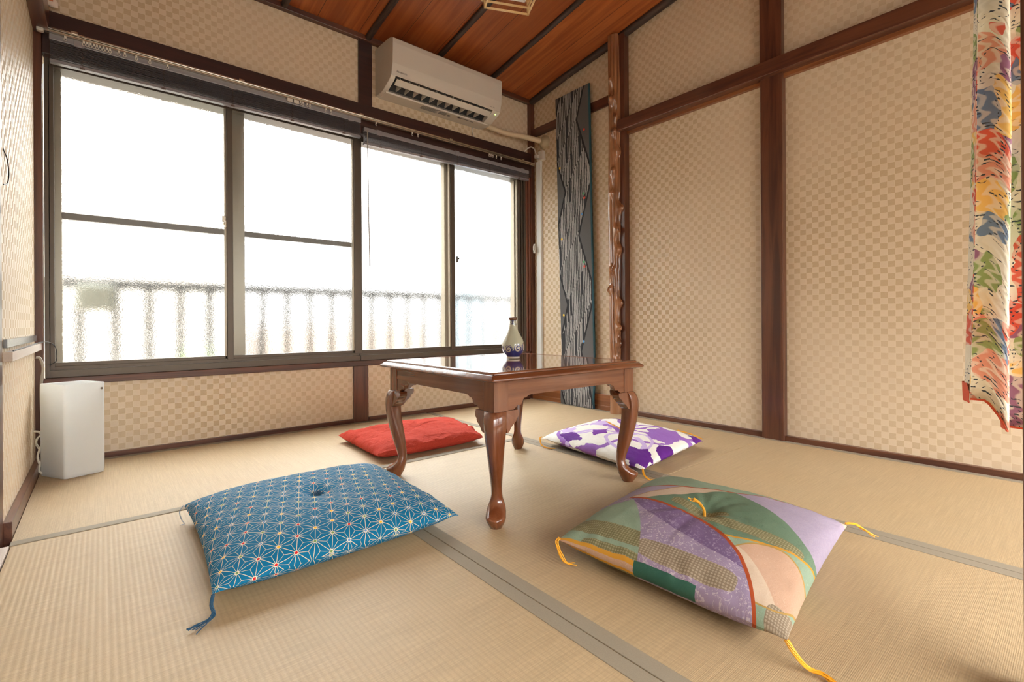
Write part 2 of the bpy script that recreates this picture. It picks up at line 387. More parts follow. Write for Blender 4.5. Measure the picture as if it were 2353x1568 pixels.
link('track', merge(B(-0.178, -0.165, 2.730, 2.80, 0.36, 1.69), B(-0.163, -0.150, 2.742, 2.78, 0.39, 1.69)), ALU, w1)
link('track', merge(B(2.386, 2.400, 2.742, 2.80, 0.39, 1.69), B(2.404, 2.418, 2.735, 2.80, 0.36, 1.69), B(2.422, 2.440, 2.728, 2.80, 0.36, 1.69)), ALU, w2)
link('jamb', merge(B(2.440, 2.458, 2.722, 2.82, 0.355, 1.68, bev=0.003), B(2.461, 2.476, 2.710, 2.80, 0.355, 1.68, bev=0.003)), wood('jamb_wood', (0.16, 0.055, 0.03), (0.30, 0.12, 0.065), 'z'), w2)
lt = link('latch', merge(B(0.452, 0.468, 2.735, 2.75, 1.075, 1.105, bev=0.002), B(0.459, 0.470, 2.728, 2.744, 1.045, 1.085, bev=0.003), lathe([(0.001, 0), (0.009, 0.001), (0.009, 0.012), (0.001, 0.013)], 16, (0.464, 2.736, 1.06))), CHR, w1); lt['label'] = 'small steel crescent latch'
link('latch', merge(B(1.828, 1.834, 2.735, 2.748, 0.98, 1.02), B(1.826, 1.840, 2.725, 2.742, 1.0, 1.012, bev=0.002)), ALU, w2)

# ------------------------------------------------------------------ outside
RAILM = plain('dark_rail_paint', (0.02, 0.02, 0.018), 0.6)
t = thing('balcony_railing', (1.4, 3.35, -0.25), 'dark metal balcony railing blurred behind the frosted window panes', 'railing')
link('top_rail', B(-0.9, 4.2, 3.32, 3.38, 0.765, 0.812, bev=0.004), RAILM, t)
link('lower_rail', B(-0.9, 4.2, 3.335, 3.365, -0.12, -0.09, bev=0.003), RAILM, t)
bmb = merge(B(-0.017, 0.017, -0.011, 0.011, -0.10, 0.775, bev=0.002)); b0 = link('baluster', bmb, RAILM, t); b0.location = Vector((-0.52, 3.35, 0)) - Vector(t.location)
b0.matrix_parent_inverse = Matrix.Identity(4)
for k in range(1, 32):
    o = b0.copy(); C.objects.link(o); o.parent = t; o.matrix_parent_inverse = Matrix.Identity(4); o.location = Vector((-0.52 + 0.1437 * k, 3.35, 0)) - Vector(t.location)
tag(link('railing_box', B(-0.105, 0.052, 3.27, 3.32, 0.648, 0.78, bev=0.015), plain('box_grey', (0.10, 0.10, 0.075), 0.7)), 'dark square shape fixed to the balcony railing behind the leftmost pane', 'box')
link('floor.001', B(-3.0, 5.5, 2.92, 3.6, -0.45, -0.25), plain('balcony_concrete', (0.45, 0.43, 0.40), 0.8), kind='structure')
nb = thing('neighbouring_building', (0.0, 6.2, -2.5), 'pale cream building behind the balcony, blurred by the left window panes', 'building')
link('wall', B(-3.5, 1.05, 6.2, 7.6, -2.5, 4.0), plain('cream_render', (0.19, 0.17, 0.145), 0.8), nb)
link('roof', B(-3.6, 1.15, 6.1, 7.7, 4.0, 4.12), plain('roof_grey', (0.35, 0.33, 0.31), 0.8), nb)
nb = thing('low_building', (4.5, 6.4, -2.5), 'low peach-coloured building behind the balcony railing, blurred by the glass', 'building')
link('wall', B(1.45, 3.75, 6.4, 7.6, -2.5, 0.55), plain('peach_render', (0.19, 0.15, 0.12), 0.8), nb)
link('wall', B(4.6, 7.6, 6.5, 7.6, -2.5, 0.60), plain('grey_white_render', (0.18, 0.17, 0.16), 0.8), nb)
t = thing('utility_pole', (3.32, 4.75, -2.5), 'bluish grey utility pole blurred behind the third window pane', 'pole')
link('shaft', tube([(3.32, 4.75, -2.5), (3.32, 4.75, 1.75)], 0.13, 20), plain('blue_grey_concrete', (0.14, 0.18, 0.21), 0.7), t)
link('pole_box', B(2.92, 3.26, 4.7, 4.9, 1.72, 2.02, bev=0.05), plain('ochre_grey_box', (0.13, 0.13, 0.10), 0.7), t)
def shrub(cx, cy, cz, rx, rz, label):
    bm = bmesh.new(); rnd = random.Random(3)
    for k in range(420):
        p = Vector((rnd.gauss(0, 1), rnd.gauss(0, 1), rnd.gauss(0, 1))).normalized() * rnd.uniform(0.6, 1)
        c_ = Vector((cx + p.x * rx, cy + p.y * rx, cz + p.z * rz)); s = 0.045
        a_ = Vector((rnd.uniform(-1, 1), rnd.uniform(-1, 1), rnd.uniform(-1, 1))).normalized(); b_ = a_.orthogonal().normalized()
        vs = [bm.verts.new(c_ + q_) for q_ in (a_ * s, b_ * s * .5, -a_ * s, -b_ * s * .5)]; bm.faces.new(vs)
    add(bm, tube([(cx, cy, cz - rz - 1.2), (cx, cy, cz)], 0.02, 8))
    return tag(link('shrub', bm, plain('leaf_green', (0.20, 0.32, 0.09), 0.6)), label, 'shrub')
shrub(0.62, 4.7, -0.05, 0.30, 0.42, 'pale green shrub blurred behind the railing in the leftmost pane')

# ------------------------------------------------------------------ curtain rail
t = thing('curtain_rail', (1.14, 2.657, 1.755), 'long metal curtain rail with small white runners along the window lintel', 'curtain rail')
link('rail', merge(B(-0.176, 2.452, 2.648, 2.664, 1.748, 1.758, bev=0.003), B(-0.176, 2.452, 2.650, 2.662, 1.738, 1.742), B(-0.176, 2.452, 2.660, 2.666, 1.738, 1.752)), CHR, t, True)
link('end_cap', B(-0.193, -0.172, 2.644, 2.668, 1.730, 1.764, bev=0.004), WHT, t); link('end_cap', B(2.448, 2.462, 2.645, 2.668, 1.732, 1.760, bev=0.003), CHR, t)
for x in (-0.082, 0.524, 1.128, 1.73, 2.35): link('bracket', merge(B(x - .012, x + .012, 2.646, 2.70, 1.752, 1.764, bev=0.002)), CHR, t)
rr = [-0.109, -0.053, -0.042, -0.032, -0.021, -0.012, -0.002, 0.009, 0.02, 0.03, 0.059, 0.079, 0.118, 0.165, 0.229, 0.747, 0.779, 0.800, 0.811, 0.834, 0.847, 0.932, 0.958, 1.219, 1.453, 1.492, 2.046, 2.061, 2.077, 2.107, 2.15]
def runner():
    bm = B(-0.0035, 0.0035, -0.003, 0.003, -0.008, 0.004, bev=0.001)
    add(bm, tube([(0.0042 * math.cos(a_), 0, -0.0125 + 0.006 * math.sin(a_)) for a_ in [i * math.pi / 8 for i in range(17)]], 0.0012, 6))
    return bm
r0 = None
for x in rr:
    if r0 is None: r0 = link('runner', runner(), WHT, t); o = r0; o.matrix_parent_inverse = Matrix.Identity(4)
    else: o = r0.copy(); C.objects.link(o); o.parent = t; o.matrix_parent_inverse = Matrix.Identity(4)
    o.location = Vector((x, 2.657, 1.738)) - Vector(t.location)
for x in (0.747, 0.779): link('runner', B(x - .013, x + .013, 2.653, 2.661, 1.722, 1.742, bev=0.002), WHT, t)

# ------------------------------------------------------------------ blinds
def blind(x0, x1, ztop, zb0, zb1, label, wand):
    """raised venetian blind: bottom may hang out of level (zb0 left, zb1 right)"""
    t = thing('venetian_blind', ((x0 + x1) / 2, 2.672, ztop), label, 'blind', 'raised dark blinds over the window')
    link('headrail', merge(B(x0, x1, 2.668, 2.694, ztop - 0.026, ztop, bev=0.003)), BLH, t)
    n = 15; bm = bmesh.new(); L = x1 - x0
    for k in range(n):
        f = k / (n - 1); za = (ztop - 0.032) * (1 - f) + (zb0 + 0.012) * f; zc = (ztop - 0.032) * (1 - f) + (zb1 + 0.012) * f
        j = random.uniform(-0.0015, 0.0015)
        rings = []
        for s_ in range(13):
            x = x0 + .004 + (L - .008) * s_ / 12; zz = za + (zc - za) * s_ / 12 + 0.0012 * noise.noise((x * 3, k, 1)); yy = 2.6805 + j
            rings.append([(x, yy - .0128, zz - .0009), (x, yy - .0128, zz + .0009), (x, yy, zz + .0020), (x, yy + .0128, zz + .0009), (x, yy + .0128, zz - .0009), (x, yy, zz + .0006)])
        add(bm, loft(rings))
    link('slats', bm, BLK, t)
    bb = [(2.669, -0.002), (2.693, -0.002), (2.693, 0.010), (2.669, 0.010)]
    link('bottom_rail', loft([[(x0 + .002, y, zb0 + z) for y, z in bb], [(x1 - .002, y, zb1 + z) for y, z in bb]]), BLH, t)
    for k in range(5):
        x = x0 + 0.10 + (L - 0.2) * k / 4; f = (x - x0) / L; zb = zb0 * (1 - f) + zb1 * f
        link('ladder_cord', merge(tube([(x + 0.004 * math.sin(i * 2.1), 2.6665, ztop - 0.026 - (ztop - 0.026 - zb) * i / 14) for i in range(15)], 0.0009, 5), B(x - .008, x + .008, 2.664, 2.672, zb - .004, zb + .001)), plain('brown_cord', (0.10, 0.065, 0.055), 0.8) if k == 0 and 'bcord' not in globals() else bcord, t)
        if k == 0: globals()['bcord'] = t.children[-1].data.materials[0] if False else bpy.data.materials['brown_cord']
    for x in (x0 + 0.09, x0 + L * 0.5, x1 - 0.06): link('bracket', B(x - .016, x + .016, 2.666, 2.696, ztop - .030, ztop + .003, bev=0.002), BLH, t)
    if wand: link('tilt_wand', tube([(x0 + .012, 2.652, ztop - .02), (x0 + .014, 2.650, 1.3), (x0 + .02, 2.648, 0.90)], 0.0032, 8), plain('clear_grey_plastic', (0.32, 0.28, 0.25), 0.2), t)
    return t
bcord = plain('brown_cord', (0.10, 0.065, 0.055), 0.8)
blind(-0.158, 1.134, 1.742, 1.629, 1.635, 'dark grey venetian blind pulled up over the two left window panes', False)
blind(1.152, 2.425, 1.700, 1.603, 1.628, 'dark grey venetian blind pulled up over the two right window panes, with a hanging wand', True)

# ------------------------------------------------------------------ air conditioner
t = thing('air_conditioner', (1.646, 2.74, 1.925), 'off-white wall-mounted air conditioner with its flap open above the window', 'air conditioner')
x0, x1 = 1.252, 2.040
prof = [(2.739, 1.927), (2.739, 2.203), (2.66, 2.203), (2.56, 2.197), (2.525, 2.188), (2.512, 2.174), (2.509, 2.15), (2.516, 2.04), (2.530, 1.978), (2.548, 1.990), (2.61, 2.01), (2.66, 1.975), (2.655, 1.925)]
link('body', prism(prof, 'x', x0 + 0.028, x1 - 0.060), ACW, t)
endp = [(2.739, 1.927), (2.739, 2.203), (2.66, 2.203), (2.56, 2.197), (2.525, 2.188), (2.512, 2.174), (2.509, 2.15), (2.516, 2.04), (2.530, 1.976), (2.546, 1.962), (2.625, 1.929), (2.66, 1.923)]
link('side_cap', prism(endp, 'x', x0, x0 + 0.030, 0.003), ACW, t)
link('side_cap', prism(endp, 'x', x1 - 0.062, x1, 0.003), ACW, t)
pp = [(2.5225, 2.190), (2.508, 2.178), (2.5045, 2.15), (2.5115, 2.04), (2.5265, 1.980), (2.5315, 1.982), (2.517, 2.04), (2.510, 2.15), (2.513, 2.174)]
link('front_panel', prism(pp, 'x', x0 + .001, x1 - .001, 0.001), ACW, t)
link('bottom_tray', prism([(2.739, 1.922), (2.640, 1.921), (2.636, 1.930), (2.66, 1.95), (2.739, 1.95)], 'x', x0 + .02, x1 - .02, 0.002), ACW, t)
link('outlet', merge(prism([(2.552, 1.975), (2.61, 1.995), (2.66, 1.968), (2.648, 1.945), (2.60, 1.985)], 'x', x0 + .030, x1 - .062)), ACD, t)
link('flap', prism([(2.536, 1.966), (2.541, 1.970), (2.572, 1.952), (2.574, 1.946), (2.568, 1.945)], 'x', x0 + .040, x1 - .068, 0.001), ACW, t)
link('flap', prism([(2.582, 1.975), (2.587, 1.979), (2.626, 1.938), (2.622, 1.934)], 'x', x1 - .30, x1 - .068, 0.001), ACW, t) if False else None
for k in range(11):
    x = x0 + 0.075 + k * 0.0565
    link('vane', prism([(x, 1.992), (x + .003, 1.992), (x + .012, 1.944), (x + .009, 1.944)], 'y', 2.575, 2.640), ACW, t)
for k in range(11):
    x = x0 + 0.06 + k * 0.0605
    link('outlet_rib', B(x, x + .004, 2.538, 2.565, 1.968, 1.976), ACW, t)
link('display', B(x1 - .050, x1 - .020, 2.545, 2.575, 1.9535, 1.9555), INK, t) if False else None
li = link('indicator_light', lathe([(0.0005, -0.002), (0.0035, -0.002), (0.0035, 0.001), (0.0005, 0.0015)], 12, (0, 0, 0)), GRNL, t); li.location = Vector((x1 - .028, 2.5445, 1.9625)) - Vector(t.location); li.matrix_parent_inverse = Matrix.Identity(4); li.rotation_euler = (R(113), 0, 0); li['label'] = 'lit green indicator light'
def text(name, s, size, loc, rot, mat, parent, ex=0.0002):
    cu = bpy.data.curves.new(name + '_curve', 'FONT'); cu.body = s; cu.size = size; cu.extrude = ex
    tmp = bpy.data.objects.new(name + '_tmp', cu); C.objects.link(tmp); bpy.context.view_layer.update()
    me = bpy.data.meshes.new_from_object(tmp.evaluated_get(bpy.context.evaluated_depsgraph_get())); bpy.data.objects.remove(tmp)
    me.materials.clear(); me.materials.append(mat); o = bpy.data.objects.new(name, me); C.objects.link(o)
    o.rotation_euler = rot; o.parent = parent; o.location = Vector(loc) - Vector(parent.location); return o
text('lettering', 'Panasonic', 0.017, (x0 + .028, 2.5175, 1.9955), (R(104), 0, 0), INK, t)
text('lettering', 'nanoe  Eolia', 0.009, (x1 - .095, 2.5195, 1.988), (R(104), 0, 0), INK, t)
for k in range(6): link('fine_print', B(x0 + .27 + .004 * (k % 2), x0 + .39 - .005 * k % .02, 2.648 + .0085 * k, 2.651 + .0085 * k, 1.9195, 1.9205), INK, t)
for k in range(4): link('fine_print', B(x0 + .40, x0 + .455, 2.652 + .010 * k, 2.656 + .010 * k, 1.9195, 1.9205), INK, t)
link('badge', lathe([(0.0005, 1.9195), (0.011, 1.9195), (0.011, 1.921), (0.0005, 1.921)], 24, (x0 + .475, 2.675, 0)), INK, t)
link('fine_print', B(x0 + .545, x0 + .66, 2.655, 2.6615, 1.9195, 1.9205), INK, t); link('fine_print', B(x0 + .535, x0 + .552, 2.652, 2.664, 1.919, 1.9203), ACD, t)

t = thing('drain_pipe', (2.25, 2.66, 1.92), 'taped cream pipe running from the air conditioner to the corner wall', 'pipe')
pts = spline([(2.0425, 2.69, 1.945), (2.07, 2.685, 1.938), (2.14, 2.68, 1.930), (2.24, 2.67, 1.926), (2.34, 2.652, 1.930), (2.44, 2.62, 1.920), (2.485, 2.60, 1.912)], 8)
link('wrapped_pipe', tube(pts, 0.0185, 16, rf=lambda q_: 0.0185 + 0.0008 * math.sin(q_ * 60)), CRM, t, True)
cp = lathe([(0.0005, 0), (0.050, 0), (0.050, 0.006), (0.040, 0.020), (0.026, 0.034), (0.022, 0.036), (0.0005, 0.036)], 32)
bmesh.ops.transform(cp, matrix=Matrix.Translation((2.509, 2.585, 1.905)) @ Matrix.Rotation(R(-90), 4, 'Y'), verts=cp.verts)
link('wall_cap', cp, plain('cap_beige', (0.45, 0.37, 0.23), 0.45), t, True)
tag(link('cable', tube(spline([(1.965, 2.732, 1.935), (1.957, 2.734, 1.90), (1.966, 2.733, 1.87), (1.972, 2.725, 1.846)], 6), 0.0028, 8), WHT, smooth=True), 'short white cable dropping from the air conditioner to the lintel', 'cable')
t = thing('wall_socket', (2.50, 2.60, 1.80), 'white wall socket and plugged cable in the corner above the cable cover', 'socket')
link('socket_box', B(2.480, 2.510, 2.580, 2.632, 1.785, 1.842, bev=0.004), WHT, t)
link('socket_foot', B(2.474, 2.510, 2.574, 2.636, 1.772, 1.788, bev=0.004), WHT, t)
link('plug', B(2.455, 2.482, 2.615, 2.645, 1.790, 1.815, bev=0.004), WHT, t)
link('plug_cable', tube(spline([(2.40, 2.69, 1.842), (2.425, 2.68, 1.868), (2.445, 2.665, 1.878), (2.462, 2.650, 1.862), (2.466, 2.64, 1.83), (2.466, 2.632, 1.80)], 8), 0.0042, 8), WHT, t, True)
tag(link('cable_cover', B(2.492, 2.511, 2.616, 2.664, 0.0, 1.776, bev=0.003), plain('white_pvc', (0.74, 0.76, 0.74), 0.28, nz=0.02)), 'tall white plastic cable cover running down the corner of the wall', 'cable cover')
tag(link('wall_hook', merge(B(2.468, 2.476, 2.655, 2.675, 1.09, 1.16, bev=0.003), B(2.455, 2.472, 2.650, 2.664, 1.11, 1.145, bev=0.003)), WHT), 'small white hook on the window jamb by the corner', 'hook')

# ------------------------------------------------------------------ natural log post
g = G('polished_log', 0.18, 0.5, 0.9); x, y, z = g.coords()
v = g.comb(x, y, z * 0.10); n = g.noise(v, 16, 2, 0.5, 1.0); kn = g.noise(g.vec, 11, 2)
c = g.mix(g.smooth(n, 0.3, 0.72), (0.22, 0.085, 0.035), (0.44, 0.21, 0.10)); c = g.mix(g.smooth(kn, 0.55, 0.75) * 0.6, c, (0.09, 0.028, 0.012)); g.color(c); g.bump(n, 0.0006, 0.15)
cx_, cy_ = 2.458, 1.906
knots = [(random.Random(5).uniform(0, 1), 0)] ; rk = random.Random(11)
knots = [(0.20 + i * 0.118 + rk.uniform(-.02, .02), R(218 + rk.uniform(-62, 55)), rk.uniform(0.018, 0.030), rk.uniform(0.024, 0.034)) for i in range(17)]
rings = []; NZ = 420; NA = 64
for i in range(NZ + 1):
    z = 0.0 + i * 2.36 / NZ; ring = []
    for k in range(NA):
        a_ = 2 * math.pi * k / NA
        ridge = 0.0055 * noise.noise((math.cos(a_) * 2.2, math.sin(a_) * 2.2, z * 1.3)) + 0.0040 * noise.noise((math.cos(a_) * 5, math.sin(a_) * 5, z * 2.4 + 7))
        groove = -0.007 * math.exp(-((math.remainder(a_ - R(258) - 0.35 * math.sin(z * 3.1), 2 * math.pi)) / 0.16) ** 2) * min(1, max(0, (z - .5) * 3)) - 0.006 * math.exp(-((math.remainder(a_ - R(196) - 0.3 * math.sin(z * 2.3 + 2), 2 * math.pi)) / 0.14) ** 2)
        r = 0.037 + ridge + groove
        for kz, ka, kh, kw in knots:
            dz = (z - kz) / kw
            if abs(dz) < 3:
                da = math.remainder(a_ - ka, 2 * math.pi) * 0.04 / (kw * 0.62)
                r += kh * math.exp(-(dz * dz + da * da)) - kh * 0.35 * math.exp(-((dz - 1.5) ** 2 + da * da))
        if z < 0.13: r = 0.038 + (r - 0.038) * max(0, (z - 0.09) / 0.04)
        X = cx_ + r * math.cos(a_); Y = cy_ + r * math.sin(a_)
        ring.append((min(X, 2.509), Y, z))
    rings.append(ring)
tag(link('log_pillar', loft(rings), g.mat, smooth=True), 'knobby polished log pillar of natural wood standing against the right wall', 'pillar')

# ------------------------------------------------------------------ hanging tapestry
g = G('black_and_grey_obi', 0.75, 0.25)
uvn = g.t.nodes.new('ShaderNodeUVMap'); sp = g.t.nodes.new('ShaderNodeSeparateXYZ'); g.t.links.new(uvn.outputs[0], sp.inputs[0])
u = S(g, sp.outputs[0]); v = S(g, sp.outputs[1])       # u 0..1 across (left to right), v 0..1 up
vm_ = v * 2.16; um = u * 0.315
dg = vm_ - um * 1.35
seg = g.m('FLOOR', dg / 0.155); sub = g.m('FLOOR', dg / 0.040)
wob = g.noise(g.comb(um * 12, vm_ * 40, 0.0), 1.0, 2) * 0.003 + g.white(g.comb(seg, 5.0, 1.0)) * 0.016 + g.white(g.comb(sub, 6.0, 1.0)) * 0.003
q_ = (um + wob) / 0.0150; st = g.m('FLOOR', q_); fr = g.m('FRACT', q_)
wv = g.white(g.comb(st, seg, 4.0))
grey = g.noise(g.comb(um * 900, vm_ * 900, 0.0), 1.0, 1)
stripe = (fr > (0.25 + wv * 0.35)) * (wv > 0.10)
c = g.mix(stripe, (0.035, 0.036, 0.040), g.mix(g.smooth(grey, 0.35, 0.65), (0.20, 0.195, 0.19), (0.48, 0.46, 0.43)))
# triangular speckled side fields with dark outlines
tri = lambda ph_: g.m('ABSOLUTE', g.m('FRACT', (vm_ + ph_) / 0.79) - 0.5) * 2.0
sL = tri(0.10) * 0.42 - 0.20; sR = 0.93 + (tri(0.42) * -0.42 + 0.13)
inL = g.m('SUBTRACT', sL, u); inR = g.m('SUBTRACT', u, sR)
spk = g.mix(g.smooth(grey, 0.4, 0.6), (0.05, 0.05, 0.052), (0.17, 0.165, 0.16))
c = g.mix((inL > -0.045), c, (0.022, 0.022, 0.025)); c = g.mix(inL > 0.0, c, spk)
c = g.mix((inR > -0.045), c, (0.022, 0.022, 0.025)); c = g.mix(inR > 0.0, c, spk)
for du, dv, col in ((0.83, 1.865, (0.62, 0.05, 0.035)), (0.80, 1.405, (0.70, 0.07, 0.04)), (0.76, 0.945, (0.62, 0.06, 0.04)), (0.09, 1.66, (0.72, 0.45, 0.06)), (0.10, 1.155, (0.75, 0.50, 0.06)), (0.10, 0.62, (0.78, 0.52, 0.06)), (0.72, 1.30, (0.10, 0.25, 0.55)), (0.70, 0.44, (0.12, 0.30, 0.60)), (0.78, 1.435, (0.08, 0.35, 0.15)), (0.75, 0.975, (0.08, 0.38, 0.16))):
    d = g.m('SQRT', g.m('POWER', (u - du) * 0.315, 2.0) + g.m('POWER', vm_ - dv, 2.0))
    c = g.mix(d < 0.0085, c, col)
c = g.mix(u > 0.965, c, (0.02, 0.07, 0.09)); g.color(c); g.bump(grey, 0.0006, 0.5)
t = thing('hanging_tapestry', (2.49, 2.27, 0.0), 'long narrow black and grey striped tapestry hanging beside the log pillar', 'tapestry')
bm = bmesh.new(); uvl = bm.loops.layers.uv.new('UVMap'); NV = 60; NU = 8; grid = []
for side in (0, 1):
    gr_ = []
    for j in range(NV + 1):
        f = j / NV; zz = 2.156 * f + 0.004; row = []
        yl = 2.385 + 0.055 * f; yr = 2.085 + 0.040 * f
        for i in range(NU + 1):
            u_ = i / NU; y = yl + (yr - yl) * u_
            bulge = -0.020 * math.exp(-((f - 0.02) / 0.05) ** 2) + 0.004 * noise.noise((u_ * 2, f * 6, 0)) * (1 - f)
            X = 2.474 + bulge + (0.010 if side else 0)
            z_ = zz - 0.012 * math.exp(-(f / 0.03) ** 2) * u_ * 0
            row.append(bm.verts.new((X, y, z_)))
        gr_.append(row)
    grid.append(gr_)
for s_ in (0, 1):
    for j in range(NV):
        for i in range(NU):
            q_ = [(j, i), (j, i + 1), (j + 1, i + 1), (j + 1, i)]
            f_ = bm.faces.new([grid[s_][a][b] for a, b in q_]); f_.material_index = s_
            for lp, (a, b) in zip(f_.loops, q_): lp[uvl].uv = (b / NU, a / NV)
def edge_loop():
    return [(0, i) for i in range(NU + 1)] + [(j, NU) for j in range(1, NV + 1)] + [(NV, i) for i in range(NU - 1, -1, -1)] + [(j, 0) for j in range(NV - 1, 0, -1)]
el = edge_loop()
for a, b in zip(el, el[1:] + el[:1]):
    f_ = bm.faces.new((grid[0][a[0]][a[1]], grid[1][a[0]][a[1]], grid[1][b[0]][b[1]], grid[0][b[0]][b[1]])); f_.material_index = 1
link('cloth', bm, [g.mat, plain('teal_lining', (0.025, 0.085, 0.105), 0.6)], t, smooth=True)
link('string', tube([(2.480, 2.436, 2.158), (2.478, 2.300, 2.292), (2.462, 2.292, 2.300), (2.478, 2.286, 2.292), (2.480, 2.130, 2.158)], 0.0011, 6), plain('pale_string', (0.62, 0.50, 0.34), 0.7), t)

# ------------------------------------------------------------------ wooden ledge and bits on the left wall
t = thing('wall_ledge', (-0.19, 2.26, 0.48), 'pale wooden ledge with a dark metal track on the left wall', 'ledge')
link('plank', B(XL, -0.186, 1.88, 2.712, 0.473, 0.499, bev=0.001), PALE, t)
link('metal_track', B(XL, -0.196, 1.88, 2.655, 0.510, 0.533, bev=0.001), plain('tarnished_metal', (0.20, 0.20, 0.20), 0.22, metal=0.8, nz=0.1, sc_=8), t)
WIRE = plain('black_wire', (0.02, 0.02, 0.02), 0.35)
tag(link('wire', tube(spline([(-0.186, 1.89, 0.502), (-0.188, 2.30, 0.503), (-0.184, 2.62, 0.505), (-0.165, 2.70, 0.503), (-0.148, 2.722, 0.485), (-0.143, 2.724, 0.455), (-0.145, 2.724, 0.425), (-0.160, 2.722, 0.412), (-0.168, 2.722, 0.410)], 8), 0.0016, 7), WIRE, smooth=True), 'thin black wire arching from the wall ledge to the window frame', 'wire')
tag(link('wire', tube(spline([(XL + .001, 1.90, 1.052), (XL + .004, 1.945, 1.035), (XL + .005, 1.965, 1.00), (XL + .004, 1.945, 0.968), (XL + .001, 1.90, 0.955)], 8), 0.0015, 7), WIRE, smooth=True), 'short loop of black wire on the left wall beside the window', 'wire')
# ornament in the upper left corner
t = thing('hanging_ornament', (-0.155, 2.70, 1.89), 'small white ornament with an orange mark in the upper left corner', 'ornament')
ow = plain('white_paper', (0.75, 0.62, 0.52), 0.6)
bo = lathe([(0.0005, -0.026), (0.006, -0.022), (0.015, -0.015), (0.020, -0.004), (0.020, 0.010), (0.015, 0.022), (0.006, 0.028), (0.0005, 0.030)], 24)
bmesh.ops.transform(bo, matrix=Matrix.Translation((-0.152, 2.700, 1.880)) @ Matrix.Rotation(R(-50), 4, 'Y') @ Matrix.Diagonal((1, 0.6, 1, 1)), verts=bo.verts)
link('shell', bo, ow, t, True)
link('knob', tube([(-0.142, 2.695, 1.905), (-0.130, 2.695, 1.915)], 0.010, 12), ow, t, True)
link('red_mark', B(-0.158, -0.146, 2.684, 2.6865, 1.877, 1.889, bev=0.001), plain('orange_mark', (0.62, 0.20, 0.09), 0.6), t)
link('holder', B(-0.181, -0.168, 2.68, 2.72, 1.87, 1.93, bev=0.003), plain('grey_brown_holder', (0.25, 0.19, 0.16), 0.4), t)

# ------------------------------------------------------------------ floor lamp box
def rounded_poly(P, r, n=6):
    out = []; m_ = len(P)
    for i in range(m_):
        a, b, c_ = Vector(P[i - 1]), Vector(P[i]), Vector(P[(i + 1) % m_]); d1 = (a - b).normalized(); d2 = (c_ - b).normalized()
        for k in range(n + 1):
            t_ = k / n; out.append(b + d1 * r * (1 - t_) ** 2 + d2 * r * t_ ** 2)
    return out
fL = [(-0.109, 2.433), (0.008, 2.475), (-0.060, 2.600), (-0.184, 2.560)]
cen = Vector((-0.086, 2.517))
def lring(s_, z, r=0.010): return [(p.x, p.y, z) for p in rounded_poly([cen + (Vector(q_) - cen) * s_ for q_ in fL], r)]
g = G('frosted_white_shade', 0.35, 0.5); g.coords(); g.color((0.86, 0.87, 0.86)); g.b.inputs['Subsurface Weight'].default_value = 0.0
tr = g.t.nodes.new('ShaderNodeBsdfTranslucent'); tr.inputs['Color'].default_value = (0.88, 0.89, 0.88, 1); ms = g.t.nodes.new('ShaderNodeMixShader'); ms.inputs[0].default_value = 0.42
g.t.links.new(g.b.outputs[0], ms.inputs[1]); g.t.links.new(tr.outputs[0], ms.inputs[2]); g.t.links.new(ms.outputs[0], g.out.inputs['Surface']); n = g.noise(g.vec, 30, 2); g.bump(n, 0.0004, 0.2)
t = thing('floor_lamp', (-0.086, 2.517, 0.0), 'frosted white box-shaped floor lamp standing in the corner below the window', 'lamp')
rings = [lring(0.90, 0.006), lring(0.955, 0.001), lring(0.98, 0.004), lring(0.995, 0.016), lring(1.0, 0.18), lring(1.0, 0.347), lring(0.985, 0.350), lring(0.955, 0.348), lring(0.95, 0.18), lring(0.94, 0.012)]
link('shade', loft(rings), g.mat, t, True)
link('bulb', lathe([(0.0005, 0.02), (0.022, 0.02), (0.022, 0.07), (0.012, 0.08), (0.03, 0.12), (0.028, 0.15), (0.0005, 0.165)], 20, (-0.086, 2.517, 0)), plain('bulb_white', (0.8, 0.8, 0.78), 0.3), t, True)
rv = lathe([(0.0005, 0), (0.0042, 0), (0.0042, 0.0015), (0.0005, 0.003)], 16)
nrm = Vector((0.042, -0.117, 0)).normalized()
bmesh.ops.transform(rv, matrix=Matrix.Translation(Vector((-0.003, 2.471, 0.326)) + nrm * 0.0) @ Vector((0, 0, 1)).rotation_difference(nrm).to_matrix().to_4x4(), verts=rv.verts)
link('rivet', rv, plain('rivet_metal', (0.25, 0.22, 0.18), 0.3, metal=0.7), t, True)
CORD = plain('cream_cord', (0.66, 0.60, 0.48), 0.45)
tag(link('power_cord', tube(spline([(-0.200, 2.665, 0.445), (-0.188, 2.665, 0.44), (-0.180, 2.668, 0.40), (-0.186, 2.672, 0.33), (-0.184, 2.674, 0.22), (-0.168, 2.674, 0.12), (-0.155, 2.66, 0.05), (-0.14, 2.64, 0.02)], 8), 0.0048, 8), plain('grey_cord', (0.40, 0.36, 0.30), 0.5), smooth=True), 'thick pale cord running down the corner behind the floor lamp', 'cord')
tag(link('power_cord', tube(spline([(-0.202, 2.60, 0.165), (-0.188, 2.60, 0.160), (-0.176, 2.60, 0.135), (-0.182, 2.59, 0.105), (-0.190, 2.58, 0.075), (-0.184, 2.57, 0.045), (-0.165, 2.56, 0.030), (-0.150, 2.585, 0.035), (-0.155, 2.60, 0.075), (-0.180, 2.61, 0.085), (-0.192, 2.605, 0.105), (-0.196, 2.60, 0.125), (-0.186, 2.60, 0.145), (-0.165, 2.61, 0.145), (-0.150, 2.62, 0.145), (-0.150, 2.60, 0.08), (-0.178, 2.575, 0.055), (-0.184, 2.555, 0.020), (-0.160, 2.545, 0.006), (-0.130, 2.530, 0.005)], 10), 0.0036, 8), CORD, smooth=True), 'tangled cream cord looped between the floor lamp and the left wall', 'cord')

